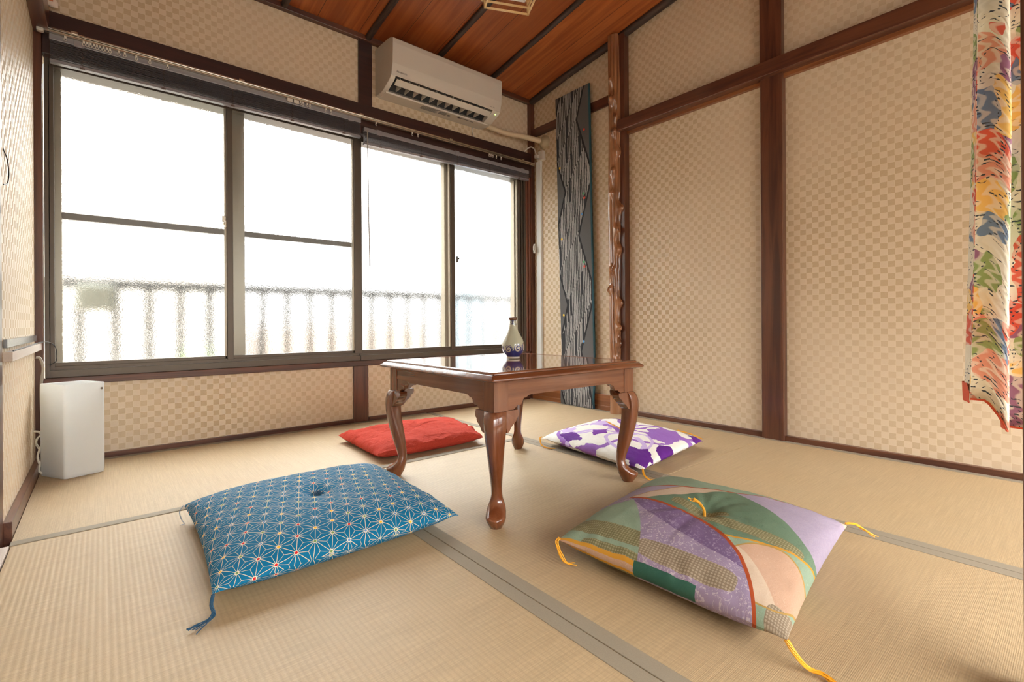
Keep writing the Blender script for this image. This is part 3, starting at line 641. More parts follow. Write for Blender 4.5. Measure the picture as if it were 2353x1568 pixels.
# ------------------------------------------------------------------ low table
TX0, TY0 = 1.14, 1.37
t = thing('low_table', (TX0, TY0, 0), 'low square mahogany table with curved cabriole legs and a glossy top', 'table')
def sq(h, z, r=0.006): return [(TX0 + p.x, TY0 + p.y, z) for p in rounded_poly([(-h, -h), (h, -h), (h, h), (-h, h)], r, 4)]
g = G('polished_table_top', 0.10, 0.6, 0.9); g.b.inputs['Coat Roughness'].default_value = 0.035; x, y, z = g.coords()
v = g.comb(x, y * 0.08, z); n = g.noise(v, 24, 4, 0.6, 1.0); sp_ = g.noise(g.vec, 420, 2, 0.7)
c = g.mix(g.smooth(n, 0.3, 0.7), (0.20, 0.050, 0.018), (0.36, 0.115, 0.040)); c = g.mix(g.smooth(sp_, 0.5, 0.62) * 0.5, c, (0.10, 0.022, 0.008)); g.color(c); TOPM = g.mat
link('tabletop', loft([sq(0.300, 0.430), sq(0.300, 0.4335), sq(0.3145, 0.4335), sq(0.3175, 0.4330)]), TOPM, t)
link('edge_moulding', loft([sq(0.3165, 0.426), sq(0.3175, 0.4335), sq(0.3235, 0.4338), sq(0.3255, 0.4325), sq(0.3265, 0.4300), sq(0.3270, 0.4275), sq(0.3315, 0.4268), sq(0.3345, 0.4255), sq(0.3375, 0.4215), sq(0.3430, 0.4185), sq(0.3450, 0.4150), sq(0.3445, 0.4115), sq(0.3400, 0.4090), sq(0.3330, 0.4075), sq(0.3160, 0.4073), sq(0.2900, 0.4073), sq(0.2900, 0.426)]), TBW, t, True)
H2 = 0.316
# apron outlines (distance along from corner, z)
half = [(0.050, 0.323), (0.072, 0.323), (0.076, 0.326), (0.084, 0.333), (0.098, 0.3335), (0.103, 0.339), (0.106, 0.347), (0.112, 0.3525), (0.122, 0.3535), (0.128, 0.3585), (0.140, 0.3600)]
L = 2 * H2
out_ = [(0.050, 0.409)] + half + [(L - a, b) for a, b in half[::-1]] + [(L - 0.050, 0.409)]
for k in range(4):
    bm = prism([(a - H2, z) for a, z in out_], 'y', -H2 + 0.002, -H2 + 0.020)
    bmesh.ops.transform(bm, matrix=Matrix.Translation((TX0, TY0, 0)) @ Matrix.Rotation(k * math.pi / 2, 4, 'Z'), verts=bm.verts)
    link('apron', bm, TBW if k % 2 == 0 else wood('mahogany_apron_y', (0.135, 0.036, 0.012), (0.24, 0.078, 0.030), 'y', 0.26, 0.6, 0.8, 1.6) if k == 1 else bpy.data.materials['mahogany_apron_y'], t)
# legs: outer offset, inner offset (along the diagonal from the foot centre), half width
prof = [(0.000, 0.019, -0.018, 0.0178), (0.004, 0.022, -0.020, 0.0195), (0.018, 0.033, -0.028, 0.0265), (0.028, 0.0375, -0.0325, 0.0290), (0.0315, 0.0360, -0.0335, 0.0285), (0.035, 0.0300, -0.0342, 0.0283), (0.042, 0.017, -0.0365, 0.0278), (0.052, 0.004, -0.039, 0.0255), (0.062, -0.0045, -0.0402, 0.0218),
        (0.072, -0.0085, -0.0405, 0.0178), (0.085, -0.0065, -0.0405, 0.0158), (0.105, 0.000, -0.0395, 0.0160), (0.13, 0.009, -0.0365, 0.0178), (0.16, 0.0185, -0.0325, 0.0205), (0.19, 0.0275, -0.0270, 0.0232), (0.22, 0.0345, -0.0225, 0.0258), (0.245, 0.0385, -0.0205, 0.0285), (0.27, 0.0405, -0.0200, 0.0310), (0.29, 0.0395, -0.0210, 0.0325), (0.305, 0.0355, -0.0230, 0.0325), (0.318, 0.0290, -0.0270, 0.0320), (0.3225, 0.0235, -0.0300, 0.0315)]
CF = H2 - 0.0145      # foot centre is on the diagonal, this far out on each axis (x and y)
def leg(sx, sy):
    lg = []; N_ = 40
    for z, o_, i_, b_ in prof:
        cd = (o_ + i_) / 2; a_ = (o_ - i_) / 2; k_ = min(1, max(0, (z - 0.08) / 0.18)); e = 1.0 - 0.36 * k_  # superellipse exponent on the diagonal axes: <1 pinches to a corner
        ring = []
        for q_ in range(N_):
            th = 2 * math.pi * q_ / N_; ct, st_ = math.cos(th), math.sin(th)
            p_ = 2 - 0.75 * k_
            rr_ = (abs(ct) ** p_ + abs(st_) ** p_) ** (-1 / p_)
            d = cd + a_ * rr_ * ct * (1.0 + 0.0 * k_); w = b_ * rr_ * st_
            s2 = math.sqrt(.5)
            ex, ey = d * s2 - w * s2, d * s2 + w * s2
            ring.append((TX0 + sx * (CF + ex), TY0 + sy * (CF + ey), z))
        lg.append(ring)
    o = link('leg', loft(lg), TBZ, t, True)
    pc = B(TX0 + min(sx * (H2 - .050), sx * (H2 + .0008)), TX0 + max(sx * (H2 - .050), sx * (H2 + .0008)), TY0 + min(sy * (H2 - .050), sy * (H2 + .0008)), TY0 + max(sy * (H2 - .050), sy * (H2 + .0008)), 0.3215, 0.4085, bev=0.0015)
    link('corner_block', pc, TBZ, o)
    ear = [(0.034, 0.3225), (0.084, 0.3225), (0.0865, 0.316), (0.085, 0.308), (0.080, 0.302), (0.073, 0.2985), (0.072, 0.293), (0.066, 0.287), (0.058, 0.282), (0.051, 0.276), (0.045, 0.268), (0.039, 0.264), (0.034, 0.264)]
    for ax in (0, 1):
        rg = []
        for off, sc_ in ((-0.004, 1.0), (0.010, 1.0), (0.015, 0.97), (-0.002, 1.0)): pass
        def put(a_, z, dep):
            al = H2 - a_; dp = H2 + dep
            return (TX0 + sx * (al if ax == 0 else dp), TY0 + sy * (dp if ax == 0 else al), z)
        front = [put(a_, z, (0.004 + 0.008 * min(1, max(0, (0.3225 - z) / 0.025))) * (1 - 0.5 * min(1, max(0, (a_ - 0.04) / 0.05)))) for a_, z in ear]
        back = [put(a_, z, -0.024) for a_, z in ear]
        link('knee_bracket', loft([front, back]), TBZ, o)
for sx in (-1, 1):
    for sy in (-1, 1): leg(sx, sy)

# ------------------------------------------------------------------ vase
g = G('blue_and_white_glaze', 0.12, 0.5, 0.6); x, y, z = g.coords('Object')
th = g.m('ARCTAN2', y, x)
NS = 7; sw = 6.2832 / NS
cellu = (th + 3.1416) / sw; ci = g.m('FLOOR', cellu); fu = g.m('FRACT', cellu) - 0.5
rd = g.white(g.comb(ci, 1.0, 0.0))
sc_r = 0.0115 + rd * 0.0065
px_ = fu * sw * 0.042; pz_ = z - (0.034 + rd * 0.009)
rad = g.m('SQRT', px_ * px_ + pz_ * pz_); ang = g.m('ARCTAN2', pz_, px_)
spi = g.m('FRACT', ang / 6.2832 + rad / 0.0095)
scal = g.m('SINE', ang * 16.0) * 0.0006
inside = (rad + scal) < sc_r
outl = (rad + scal) < (sc_r + 0.0016)
body = g.mix(g.noise(g.vec, 20, 2), (0.40, 0.41, 0.30), (0.50, 0.50, 0.38))
navy = g.mix(g.noise(g.vec, 60, 2), (0.018, 0.022, 0.10), (0.05, 0.06, 0.22)); cream = (0.50, 0.45, 0.36)
c = g.mix(z < (0.030 + rd * 0.004), body, navy)
c = g.mix(outl, c, navy); c = g.mix(inside * (spi > 0.48), c, cream)
c = g.mix((z < 0.008) * (z > 0.0035), c, cream); c = g.mix(z < 0.0035, c, (0.35, 0.30, 0.22))
nd_ = g.m('SQRT', g.m('POWER', (g.m('FRACT', (th + 3.95) / 1.5708) - 0.5) * 0.022, 2.0) + g.m('POWER', z - 0.1385, 2.0))
nmask = (z > 0.130) * (z < 0.1475)
c = g.mix(nmask * (nd_ > 0.0072), c, (0.09, 0.11, 0.20)); c = g.mix(nmask * (nd_ < 0.0022) * 0.8, c, (0.06, 0.08, 0.20))
c = g.mix(z > 0.1478, c, (0.14, 0.065, 0.035)); g.color(c)
pv = [(0.0005, 0.0), (0.0245, 0.0), (0.0262, 0.002), (0.0255, 0.006), (0.0290, 0.011), (0.0345, 0.018), (0.0400, 0.028), (0.0432, 0.039), (0.0435, 0.050), (0.0415, 0.061), (0.0370, 0.073), (0.0310, 0.085), (0.0250, 0.096), (0.0195, 0.108), (0.0155, 0.119), (0.0135, 0.129), (0.0122, 0.140), (0.0125, 0.1475), (0.0150, 0.1500), (0.0158, 0.1530), (0.0158, 0.1565), (0.0140, 0.1580), (0.0105, 0.1570), (0.0098, 0.145), (0.0005, 0.140)]
pv2 = []
for (r_, z_) in spline([(a, b, 0) for a, b in pv], 3) and [(p[0], p[1]) for p in spline([(a, b, 0) for a, b in pv], 3)]: pv2.append((max(r_, 0.0004), z_))
vs = link('vase', lathe(pv2, 72), g.mat, smooth=True); vs.location = (1.207, 1.425, 0.4338)
tag(vs, 'small round-bellied ceramic bottle vase with blue scroll waves standing on the table', 'vase')

# ------------------------------------------------------------------ floor cushions
def cushion(name, cor, Ht, seam, mat, label, seedv, dimple, concave=0.035, wr=0.0035, pw=0.5, squash=1.0, arc=True):
    """cor: near-left, near-right, far-right, far-left corner points of the seam"""
    a, b, c_, d = [Vector((*p, 0)) for p in cor]; N_ = 110
    t = thing('floor_cushion', tuple((a + b + c_ + d) / 4), label, 'cushion')
    bm = bmesh.new(); uvl = bm.loops.layers.uv.new('UVMap')
    prof_ = []
    for k in range(N_ + 1):
        q = 2 * k / N_ - 1; q1 = math.sin(q * math.pi / 2) * .35 + q * .65
        prof_.append((q1 * (b - a).length / 2, (Ht - seam) * max(0.0, 1 - abs(q1) ** 3.2) ** pw))
    cum = [0.0]
    for (xa, za), (xb, zb_) in zip(prof_, prof_[1:]): cum.append(cum[-1] + math.hypot(xb - xa, zb_ - za))
    flat = prof_[-1][0] - prof_[0][0]
    def U_(k): return 0.5 + (cum[k] - cum[-1] / 2) / flat if arc else k / N_
    def pos(u, v): return a * (1 - u) * (1 - v) + b * u * (1 - v) + c_ * u * v + d * (1 - u) * v
    W = (b - a).length; D_ = (d - a).length
    def pt(i, j, top):
        s_, r_ = 2 * i / N_ - 1, 2 * j / N_ - 1
        # ease towards the rim
        s1 = math.sin(s_ * math.pi / 2) * .35 + s_ * .65; r1 = math.sin(r_ * math.pi / 2) * .35 + r_ * .65
        cu = s1 * (1 - concave * (1 - r1 * r1) * abs(s1)); cv = r1 * (1 - concave * (1 - s1 * s1) * abs(r1))
        p = pos((cu + 1) / 2, (cv + 1) / 2)
        e = max(0.0, (1 - s1 ** 2)) * max(0.0, (1 - r1 ** 2))
        e1 = (1 - abs(s1) ** 3.2) ** pw * (1 - abs(r1) ** 3.2) ** pw if abs(s1) < 1 and abs(r1) < 1 else 0
        ang = math.atan2(r1, s1); rad = math.hypot(s1, r1)
        nz = noise.fractal((s1 * 3 + seedv, r1 * 3, seedv), 1.0, 2.0, 3) * wr
        fold = (noise.noise((ang * 2.8 + seedv, rad * 1.2, 5)) ) * wr * 1.6 * math.exp(-((rad - .35) / .35) ** 2)
        rim = noise.noise((s1 * 9, r1 * 9, seedv + 3)) * wr * 1.2 * math.exp(-((1 - max(abs(s1), abs(r1))) / .12) ** 2)
        corner = 0.0
        zs = seam + corner + rim * 0.6
        if top: z = zs + (Ht - seam) * e1 * squash + (nz + fold + rim) * min(1, e1 * 2) - dimple * math.exp(-(rad / 0.13) ** 2) * 1.0 - dimple * 0.35 * math.exp(-(rad / 0.42) ** 2)
        else: z = max(0.003, zs * (1 - min(1, e1 * 1.35)) + 0.003)
        return Vector((p.x, p.y, max(z, 0.003)))
    T = [[bm.verts.new(pt(i, j, True)) for j in range(N_ + 1)] for i in range(N_ + 1)]
    Bv = [[(T[i][j] if i in (0, N_) or j in (0, N_) else bm.verts.new(pt(i, j, False))) for j in range(N_ + 1)] for i in range(N_ + 1)]
    for G_, flip in ((T, False), (Bv, True)):
        for i in range(N_):
            for j in range(N_):
                q_ = [(i, j), (i + 1, j), (i + 1, j + 1), (i, j + 1)]
                if flip: q_ = q_[::-1]
                f_ = bm.faces.new([G_[x_][y_] for x_, y_ in q_])
                for lp, (x_, y_) in zip(f_.loops, q_): lp[uvl].uv = (U_(x_), U_(y_))
    o = link('cover', bm, mat, t, smooth=True)
    piping = []
    return t, T and None, [pt_(a) if False else None for pt_ in ()], pt, (lambda u, v, top=True: pt(int(u * N_), int(v * N_), top))
def uv_m(g):
    n = g.t.nodes.new('ShaderNodeUVMap'); sp = g.t.nodes.new('ShaderNodeSeparateXYZ'); g.t.links.new(n.outputs[0], sp.inputs[0]); return S(g, sp.outputs[0]), S(g, sp.outputs[1])
def tassel(parent, p0, path, mat, r=0.0022, strands=5, fray=0.012, name='tassel', loose=0.35):
    bm = bmesh.new(); rnd = random.Random(hash(name) % 7 + int(p0[0] * 100))
    pts = spline([p0] + path, 6); n = len(pts)
    for k in range(strands):
        ph = 2 * math.pi * k / strands; fan = Vector((rnd.uniform(-1, 1), rnd.uniform(-1, 1), rnd.uniform(-.2, .2))) * fray
        P = []
        for i, p in enumerate(pts):
            f = i / (n - 1); o_ = Vector((math.cos(ph + f * 9), math.sin(ph + f * 9), 0.4 * math.sin(ph * 2 + f * 9))) * r * 1.25
            q_ = p + o_ + fan * max(0, (f - loose) / (1 - loose)) ** 1.5; q_.z = max(q_.z, 0.0022); P.append(q_)
        add(bm, tube(P, r * 0.48, 6))
    return link(name, bm, mat, parent, smooth=True)

# blue cushion: star lattice
g = G('blue_star_lattice_cotton', 0.8, 0.15); u, v = uv_m(g)
um, vm = u * 0.59, v * 0.60; SP = 0.0455
X_, Y_ = (um * 0.966 + vm * 0.259) / SP, (vm * 0.966 - um * 0.259) / SP
sk = Y_ * 1.1547; si = X_ - Y_ * 0.57735
wi, wj = g.m('FRACT', si), g.m('FRACT', sk)
up_ = (wi + wj) > 1.0
b1 = g.m('ABSOLUTE', up_ - wi); b2 = g.m('ABSOLUTE', up_ - wj); a1 = 1.0 - b1 - b2
mn = g.m('MINIMUM', g.m('MINIMUM', b1, b2), a1); mxx = g.m('MAXIMUM', g.m('MAXIMUM', b1, b2), a1); md = 1.0 - mn - mxx
dash = g.noise(g.comb(um * 400, vm * 400, 0.0), 1.0, 1) * 0.010
e1 = mn < (0.013 + dash * 0.8); e2 = (md - mn) < (0.015 + dash)
d2 = g.m('SQRT', md * md + mn * mn + md * mn)
line = g.m('MAXIMUM', e1, e2)
vid = g.white(g.comb(g.m('ROUND', si), g.m('ROUND', sk), 0.0))
dotc = g.ramp(vid, [(0.0, (0.55, 0.015, 0.02)), (0.27, (0.80, 0.42, 0.03)), (0.52, (0.16, 0.26, 0.10)), (0.74, (0.12, 0.24, 0.45))], True)
wv = g.noise(g.comb(um * 1500, vm * 1500, 0.0), 1.0, 1)
c = g.mix(wv, (0.002, 0.105, 0.215), (0.005, 0.140, 0.265)); c = g.mix(line * 0.92, c, (0.66, 0.56, 0.38))
c = g.mix(d2 < 0.105, c, (0.72, 0.64, 0.47)); c = g.mix(d2 < 0.072, c, dotc); g.color(c); g.bump(wv, 0.0003, 0.4)
tb, _, _, _, P = cushion('blue', [(0.162, 1.108), (0.748, 1.119), (0.772, 1.715), (0.180, 1.704)], 0.108, 0.042, g.mat, 'blue floor cushion with white star lattice and coloured dots in the left foreground', 1.3, 0.022, wr=0.0028)
NAVY = plain('navy_thread', (0.008, 0.055, 0.11), 0.6, nz=0.3, sc_=300)
tassel(tb, (0.164, 1.110, 0.040), [(0.160, 1.103, 0.024), (0.162, 1.092, 0.008), (0.145, 1.078, 0.005), (0.126, 1.066, 0.006)], NAVY, 0.0020, 8, 0.012)
tassel(tb, (0.178, 1.70, 0.044), [(0.168, 1.69, 0.030), (0.172, 1.675, 0.010), (0.178, 1.66, 0.004), (0.17, 1.652, 0.004)], plain('grey_blue_thread', (0.22, 0.27, 0.33), 0.7), 0.0009, 3, 0.006)
bm = bmesh.new(); rnd = random.Random(2); cp_ = P(0.5, 0.5)
for k in range(46):
    a_ = rnd.uniform(0, 6.28); r_ = rnd.uniform(0.004, 0.021)
    add(bm, tube(spline([cp_ + Vector((0, 0, 0.0)), cp_ + Vector((math.cos(a_) * r_ * .5, math.sin(a_) * r_ * .5, rnd.uniform(.008, .018))), cp_ + Vector((math.cos(a_ + .8) * r_, math.sin(a_ + .8) * r_, rnd.uniform(.002, .016)))], 4), 0.0008, 5))
link('tuft', bm, NAVY, tb, smooth=True)

# red cushion
g = G('red_linen', 0.85, 0.1); u, v = uv_m(g)
wv = g.noise(g.comb(u * 700, v * 90, 0.0), 1.0, 2) * 0.5 + g.noise(g.comb(u * 90, v * 700, 3.0), 1.0, 2) * 0.5
c = g.mix(g.smooth(wv, 0.3, 0.7), (0.42, 0.040, 0.024), (0.60, 0.075, 0.045)); g.color(c)
cr = g.noise(g.comb(u * 7, v * 22, 0.0), 1.0, 4, 0.65, 2.2); g.bump(cr + wv * 0.05, 0.018, 0.7)
tr_, _, _, _, P = cushion('red', [(0.853, 1.862), (1.375, 1.845), (1.50, 2.30), (0.868, 2.335)], 0.082, 0.030, g.mat, 'plain red linen floor cushion lying behind the table below the window', 8.2, 0.006, concave=0.02, wr=0.008, pw=0.42)

# purple floral cushion
g = G('purple_floral_cotton', 0.75, 0.15); u, v = uv_m(g)
dn = g.noise(g.comb(u, v, 0.0), 9, 3, 0.6) - 0.5; dn2 = g.noise(g.comb(u, v, 4.0), 26, 2, 0.6) - 0.5
wh = (0.80, 0.77, 0.70); dk = (0.115, 0.020, 0.22); md_ = (0.30, 0.14, 0.46); lt_ = (0.56, 0.42, 0.68)
c = g.mix(g.smooth(g.noise(g.comb(u * 3, v * 3, 2.0), 14, 2), 0.45, 0.6) * 0.25, wh, (0.70, 0.68, 0.62))
def blob(cx, cy, rx, ry, col, c, edge=0.30, petals=0, rot=0.0):
    rx *= 0.9; ry *= 0.9
    cu, su = math.cos(rot), math.sin(rot)
    a_ = (u - cx) * cu + (v - cy) * su; b_ = (v - cy) * cu - (u - cx) * su
    d = g.m('SQRT', g.m('POWER', a_ / rx, 2.0) + g.m('POWER', b_ / ry, 2.0)) + dn * edge * 2 + dn2 * edge
    if petals: d = d + g.m('ABSOLUTE', g.m('SINE', g.m('ARCTAN2', b_, a_) * petals)) * 0.22
    vein = g.m('ABSOLUTE', g.m('SINE', d * 14.0 + dn2 * 20.0)) < 0.12
    col2 = g.mix(vein * 0.35, col, dk)
    return g.mix(d < 1.0, c, col2)
for cx, cy, r_, w_, s_ in ((0.55, 0.30, 0.22, 0.016, 1), (0.25, 0.62, 0.26, 0.018, 1), (0.38, 0.75, 0.20, 0.012, 1), (0.75, 0.60, 0.24, 0.014, 1), (0.95, 0.15, 0.25, 0.02, 1), (0.30, 0.30, 0.17, 0.014, 1), (0.85, 0.35, 0.32, 0.018, 1), (0.10, 0.40, 0.3, 0.02, 1)):
    d = g.m('SQRT', g.m('POWER', u - cx, 2.0) + g.m('POWER', v - cy, 2.0)) + dn * 0.06
    c = g.mix(g.m('ABSOLUTE', d - r_) < w_, c, md_ if int(cx * 100) % 2 else lt_)
c = blob(0.22, 0.80, 0.10, 0.08, lt_, c, 0.2, 3); c = blob(0.52, 0.72, 0.12, 0.09, lt_, c, 0.3, 4)
c = blob(0.10, 0.70, 0.09, 0.13, dk, c, 0.3, 2); c = blob(0.30, 0.55, 0.10, 0.07, (0.20, 0.05, 0.34), c, 0.4, 2)
c = blob(0.62, 0.20, 0.20, 0.17, md_, c, 0.25, 4); c = blob(0.82, 0.78, 0.10, 0.17, dk, c, 0.35, 3); c = blob(0.97, 0.42, 0.08, 0.12, dk, c, 0.3, 3)
c = blob(0.13, 0.12, 0.17, 0.16, dk, c, 0.25, 3); c = blob(0.40, 0.02, 0.10, 0.09, dk, c, 0.3); c = blob(0.02, 0.48, 0.05, 0.08, md_, c, 0.3, 3)
c = blob(0.93, 0.02, 0.13, 0.12, dk, c, 0.3, 3); c = blob(0.68, 0.50, 0.10, 0.04, lt_, c, 0.3, 0, 0.7)
g.color(c); g.bump(g.noise(g.comb(u * 20, v * 9, 0.0), 1.0, 3, 0.6, 1.2), 0.006, 0.4)
tp, _, _, _, P = cushion('purple', [(1.50, 1.045), (2.07, 1.12), (2.10, 1.70), (1.56, 1.64)], 0.088, 0.034, g.mat, 'white floor cushion with purple flowers behind the right table legs', 4.4, 0.016, wr=0.0045, arc=False)
GOLD = plain('golden_yellow_cord', (0.78, 0.36, 0.015), 0.5, nz=0.25, sc_=300)
tassel(tp, (1.560, 1.640, 0.040), [(1.545, 1.635, 0.036), (1.532, 1.612, 0.012), (1.535, 1.575, 0.005), (1.552, 1.545, 0.006)], GOLD, 0.0022, 5, 0.004)
tassel(tp, (1.502, 1.047, 0.036), [(1.492, 1.035, 0.020), (1.494, 1.015, 0.006), (1.512, 0.995, 0.005), (1.530, 0.982, 0.006)], GOLD, 0.0022, 6, 0.008)
tassel(tp, (2.07, 1.122, 0.040), [(2.072, 1.16, 0.048), (2.076, 1.20, 0.054), (2.060, 1.24, 0.062)], GOLD, 0.0022, 4, 0.004)
cp_ = P(0.5, 0.5); tassel(tp, cp_ + Vector((0.02, -0.03, 0.004)), [tuple(cp_ + Vector((0.01, 0.0, 0.010))), tuple(cp_ + Vector((0.0, 0.045, 0.026))), tuple(cp_ + Vector((-0.005, 0.08, 0.036)))], GOLD, 0.0022, 5, 0.003, 'centre_tassel')

# patchwork cushion
g = G('green_lilac_patchwork', 0.7, 0.18); u, v = uv_m(g)
def circ(p1, p2, p3):
    ax, ay = p1; bx__, by = p2; cx, cy = p3
    d = 2 * (ax * (by - cy) + bx__ * (cy - ay) + cx * (ay - by))
    ux = ((ax * ax + ay * ay) * (by - cy) + (bx__ ** 2 + by ** 2) * (cy - ay) + (cx * cx + cy * cy) * (ay - by)) / d
    uy = ((ax * ax + ay * ay) * (cx - bx__) + (bx__ ** 2 + by ** 2) * (ax - cx) + (cx * cx + cy * cy) * (bx__ - ax)) / d
    return ux, uy, math.hypot(ax - ux, ay - uy)
def sd(c3):
    return g.m('SQRT', g.m('POWER', u - c3[0], 2.0) + g.m('POWER', v - c3[1], 2.0)) - c3[2]
def side(c3, ref):      # positive on the side of ref
    d = sd(c3); s_ = math.hypot(ref[0] - c3[0], ref[1] - c3[1]) - c3[2]
    return d if s_ > 0 else d * -1.0
fine = g.noise(g.comb(u * 60, v * 60, 0.0), 1.0, 3, 0.6, 2.0); leaf = g.m('ABSOLUTE', g.m('SINE', g.noise(g.comb(u * 13, v * 13, 0.0), 1.0, 2, 0.5, 2.0) * 75.0)) < 0.24
dia = g.m('MULTIPLY', g.m('SINE', (u + v) * 260.0), g.m('SINE', (u - v) * 260.0)); flw = g.noise(g.comb(u * 62, v * 62, 8.0), 1.0, 2, 0.6, 1.5)
def pat(base, lite, kind):
    if kind == 'leaf': return g.mix(leaf * 0.55, base, lite)
    if kind == 'dia': return g.mix((dia > 0.15) * 0.6, base, lite)
    if kind == 'flower': return g.mix(g.smooth(flw, 0.56, 0.62) * 0.75, base, lite)
    return g.mix(g.smooth(fine, 0.35, 0.65) * 0.35, base, lite)
GR = pat((0.155, 0.240, 0.160), (0.085, 0.150, 0.100), 'leaf'); GRL = pat((0.27, 0.37, 0.27), (0.42, 0.50, 0.38), 'leaf'); LV = pat((0.37, 0.31, 0.42), (0.48, 0.42, 0.50), 'plain')
LVF = pat((0.33, 0.26, 0.38), (0.58, 0.50, 0.55), 'flower'); PUR = pat((0.19, 0.125, 0.25), (0.36, 0.29, 0.42), 'flower'); BG = pat((0.62, 0.48, 0.36), (0.70, 0.58, 0.45), 'plain')
PK = pat((0.56, 0.36, 0.25), (0.68, 0.50, 0.38), 'leaf'); OLV = pat((0.21, 0.195, 0.095), (0.42, 0.38, 0.24), 'dia'); BRD = pat((0.27, 0.21, 0.145), (0.52, 0.44, 0.33), 'dia'); DG = (0.04, 0.13, 0.095)
OU, OV = 0.045, 0.0
sh = lambda P_: [(a + OU, b + OV) for a, b in P_]
arcA = circ(*sh([(0.376, 0.817), (0.320, 0.42), (-0.059, 0.134)])); lef = circ(*sh([(0.376, 0.817), (0.20, 0.655), (-0.056, 0.563)]))
C1 = circ(*sh([(0.50, 0.931), (0.665, 0.559), (0.800, 0.274)])); bgb = circ(*sh([(0.255, 0.913), (0.520, 0.633), (0.670, 0.507)])); L2 = circ(*sh([(0.27, 0.917), (0.44, 0.795), (0.62, 0.665)]))
R4 = circ(*sh([(0.760, 0.54), (0.600, 0.29), (0.389, -0.044)])); gold = circ(*sh([(0.28, 0.353), (0.351, 0.149), (0.395, -0.03)])); pkl = circ(*sh([(0.271, 0.336), (0.17, 0.18), (-0.044, 0.023)])); pkr = circ(*sh([(0.339, 0.145), (0.31, 0.05), (0.225, -0.012)]))
c = GR
c = g.mix(side(bgb, (0.9, 0.9)) > 0, c, BG)
c = g.mix(side(L2, (0.6, 0.95)) > 0, c, LV)
c = g.mix((side(R4, (0.9, 0.2)) > 0), c, LV)
dl = g.m('ABSOLUTE', sd(L2)); c = g.mix((dl < 0.004) * (side(R4, (0.3, 0.8)) > 0), c, (0.42, 0.28, 0.16))
c = g.mix(side(C1, (0.98, 0.9)) > 0, c, GRL); c = g.mix(g.m('ABSOLUTE', sd(C1)) < 0.005, c, (0.42, 0.09, 0.035))
c = g.mix((u - v * 0.0 + dn_ if False else u) > 0.945, c, BG)
def ell(cx, cy, rx, ry, col, c, mask=None):
    d = g.m('POWER', (u - cx - OU) / rx, 4.0) + g.m('POWER', (v - cy - OV) / ry, 4.0) < 1.0
    if mask is not None: d = d * mask
    return g.mix(d, c, col)
c = ell(0.385, 0.30, 0.034, 0.24, OLV, c); c = ell(0.45, 0.52, 0.030, 0.12, OLV, c)
inA = side(arcA, (0.0, 0.45)) > 0; notA = 1.0 - inA
r8 = notA * (side(gold, (0.15, 0.05)) > 0)
c = g.mix(r8, c, PK); c = g.mix(r8 * (side(pkl, (0.1, 0.2)) > 0), c, BG); c = g.mix(r8 * (side(pkr, (0.39, 0.02)) > 0), c, GRL)
c = ell(0.0, 0.03, 0.06, 0.075, BRD, c, r8)
c = g.mix((g.m('ABSOLUTE', sd(gold)) < 0.006) * (v < 0.37), c, (0.62, 0.30, 0.03)); c = g.mix((g.m('ABSOLUTE', sd(pkr)) < 0.004) * r8, c, (0.45, 0.28, 0.08))
c = g.mix(inA, c, LVF); up2 = circ((0.36 + OU, 0.80), (0.20 + OU, 0.48), (0.13 + OU, 0.20))
c = g.mix(inA * (side(up2, (0.35, 0.5)) > 0), c, PUR)
c = ell(0.045, 0.41, 0.052, 0.185, BRD, c, inA)
lm = side(lef, (0.0, 0.9)) > 0
lm2 = lm * (side(bgb, (0.0, 0.5)) > 0)
c = g.mix(lm2, c, GRL); c = ell(0.075, 0.76, 0.048, 0.30, OLV, c, lm2); c = ell(-0.025, 0.70, 0.028, 0.14, OLV, c, lm2)
c = g.mix((g.m('ABSOLUTE', sd(arcA)) < 0.0075) * (v < 0.83) * (side(lef, (0.5, 0.3)) > -0.02), c, (0.40, 0.075, 0.022))
c = g.mix((u < 0.012) * (v > 0.58), c, PK); c = g.mix((g.m('ABSOLUTE', u - 0.012) < 0.006) * (v > 0.58), c, (0.66, 0.33, 0.04))
c = g.mix((u < 0.02) * (v < 0.58) * (v > 0.35), c, DG)
g.color(g.mix(1.0, c, (0.82, 0.80, 0.78), 'MULTIPLY')); g.bump(fine * 0.4 + g.noise(g.comb(u * 14, v * 14, 0.0), 1.0, 3, 0.6, 1.0), 0.004, 0.45)
# corner order for this cushion: (u,v) = (0,0) near tip, (1,0) right, (1,1) far, (0,1) left
tm, _, _, _, P = cushion('patch', [(0.858, 0.320), (1.452, 0.398), (1.428, 0.925), (0.838, 0.826)], 0.112, 0.046, g.mat, 'green, lilac and pink patchwork floor cushion with yellow tassels in the right foreground', 2.7, 0.020, wr=0.003, concave=0.03, arc=False)
tassel(tm, (0.860, 0.322, 0.046), [(0.861, 0.312, 0.030), (0.868, 0.295, 0.010), (0.874, 0.272, 0.007), (0.866, 0.246, 0.006), (0.868, 0.232, 0.005)], GOLD, 0.0026, 9, 0.013, loose=0.45)
tassel(tm, (0.840, 0.824, 0.050), [(0.826, 0.818, 0.046), (0.822, 0.803, 0.026), (0.824, 0.788, 0.010), (0.838, 0.776, 0.006)], GOLD, 0.0024, 6, 0.008)
tassel(tm, (1.452, 0.400, 0.052), [(1.470, 0.388, 0.050), (1.492, 0.370, 0.034), (1.505, 0.352, 0.020)], GOLD, 0.0024, 6, 0.005)
cp_ = P(0.5, 0.5); tassel(tm, cp_ + Vector((0.0, 0, 0.0)), [tuple(cp_ + Vector((0.004, 0.004, 0.016))), tuple(cp_ + Vector((-0.006, 0.012, 0.034))), tuple(cp_ + Vector((-0.020, 0.020, 0.044)))], GOLD, 0.0022, 8, 0.008, 'centre_tassel')

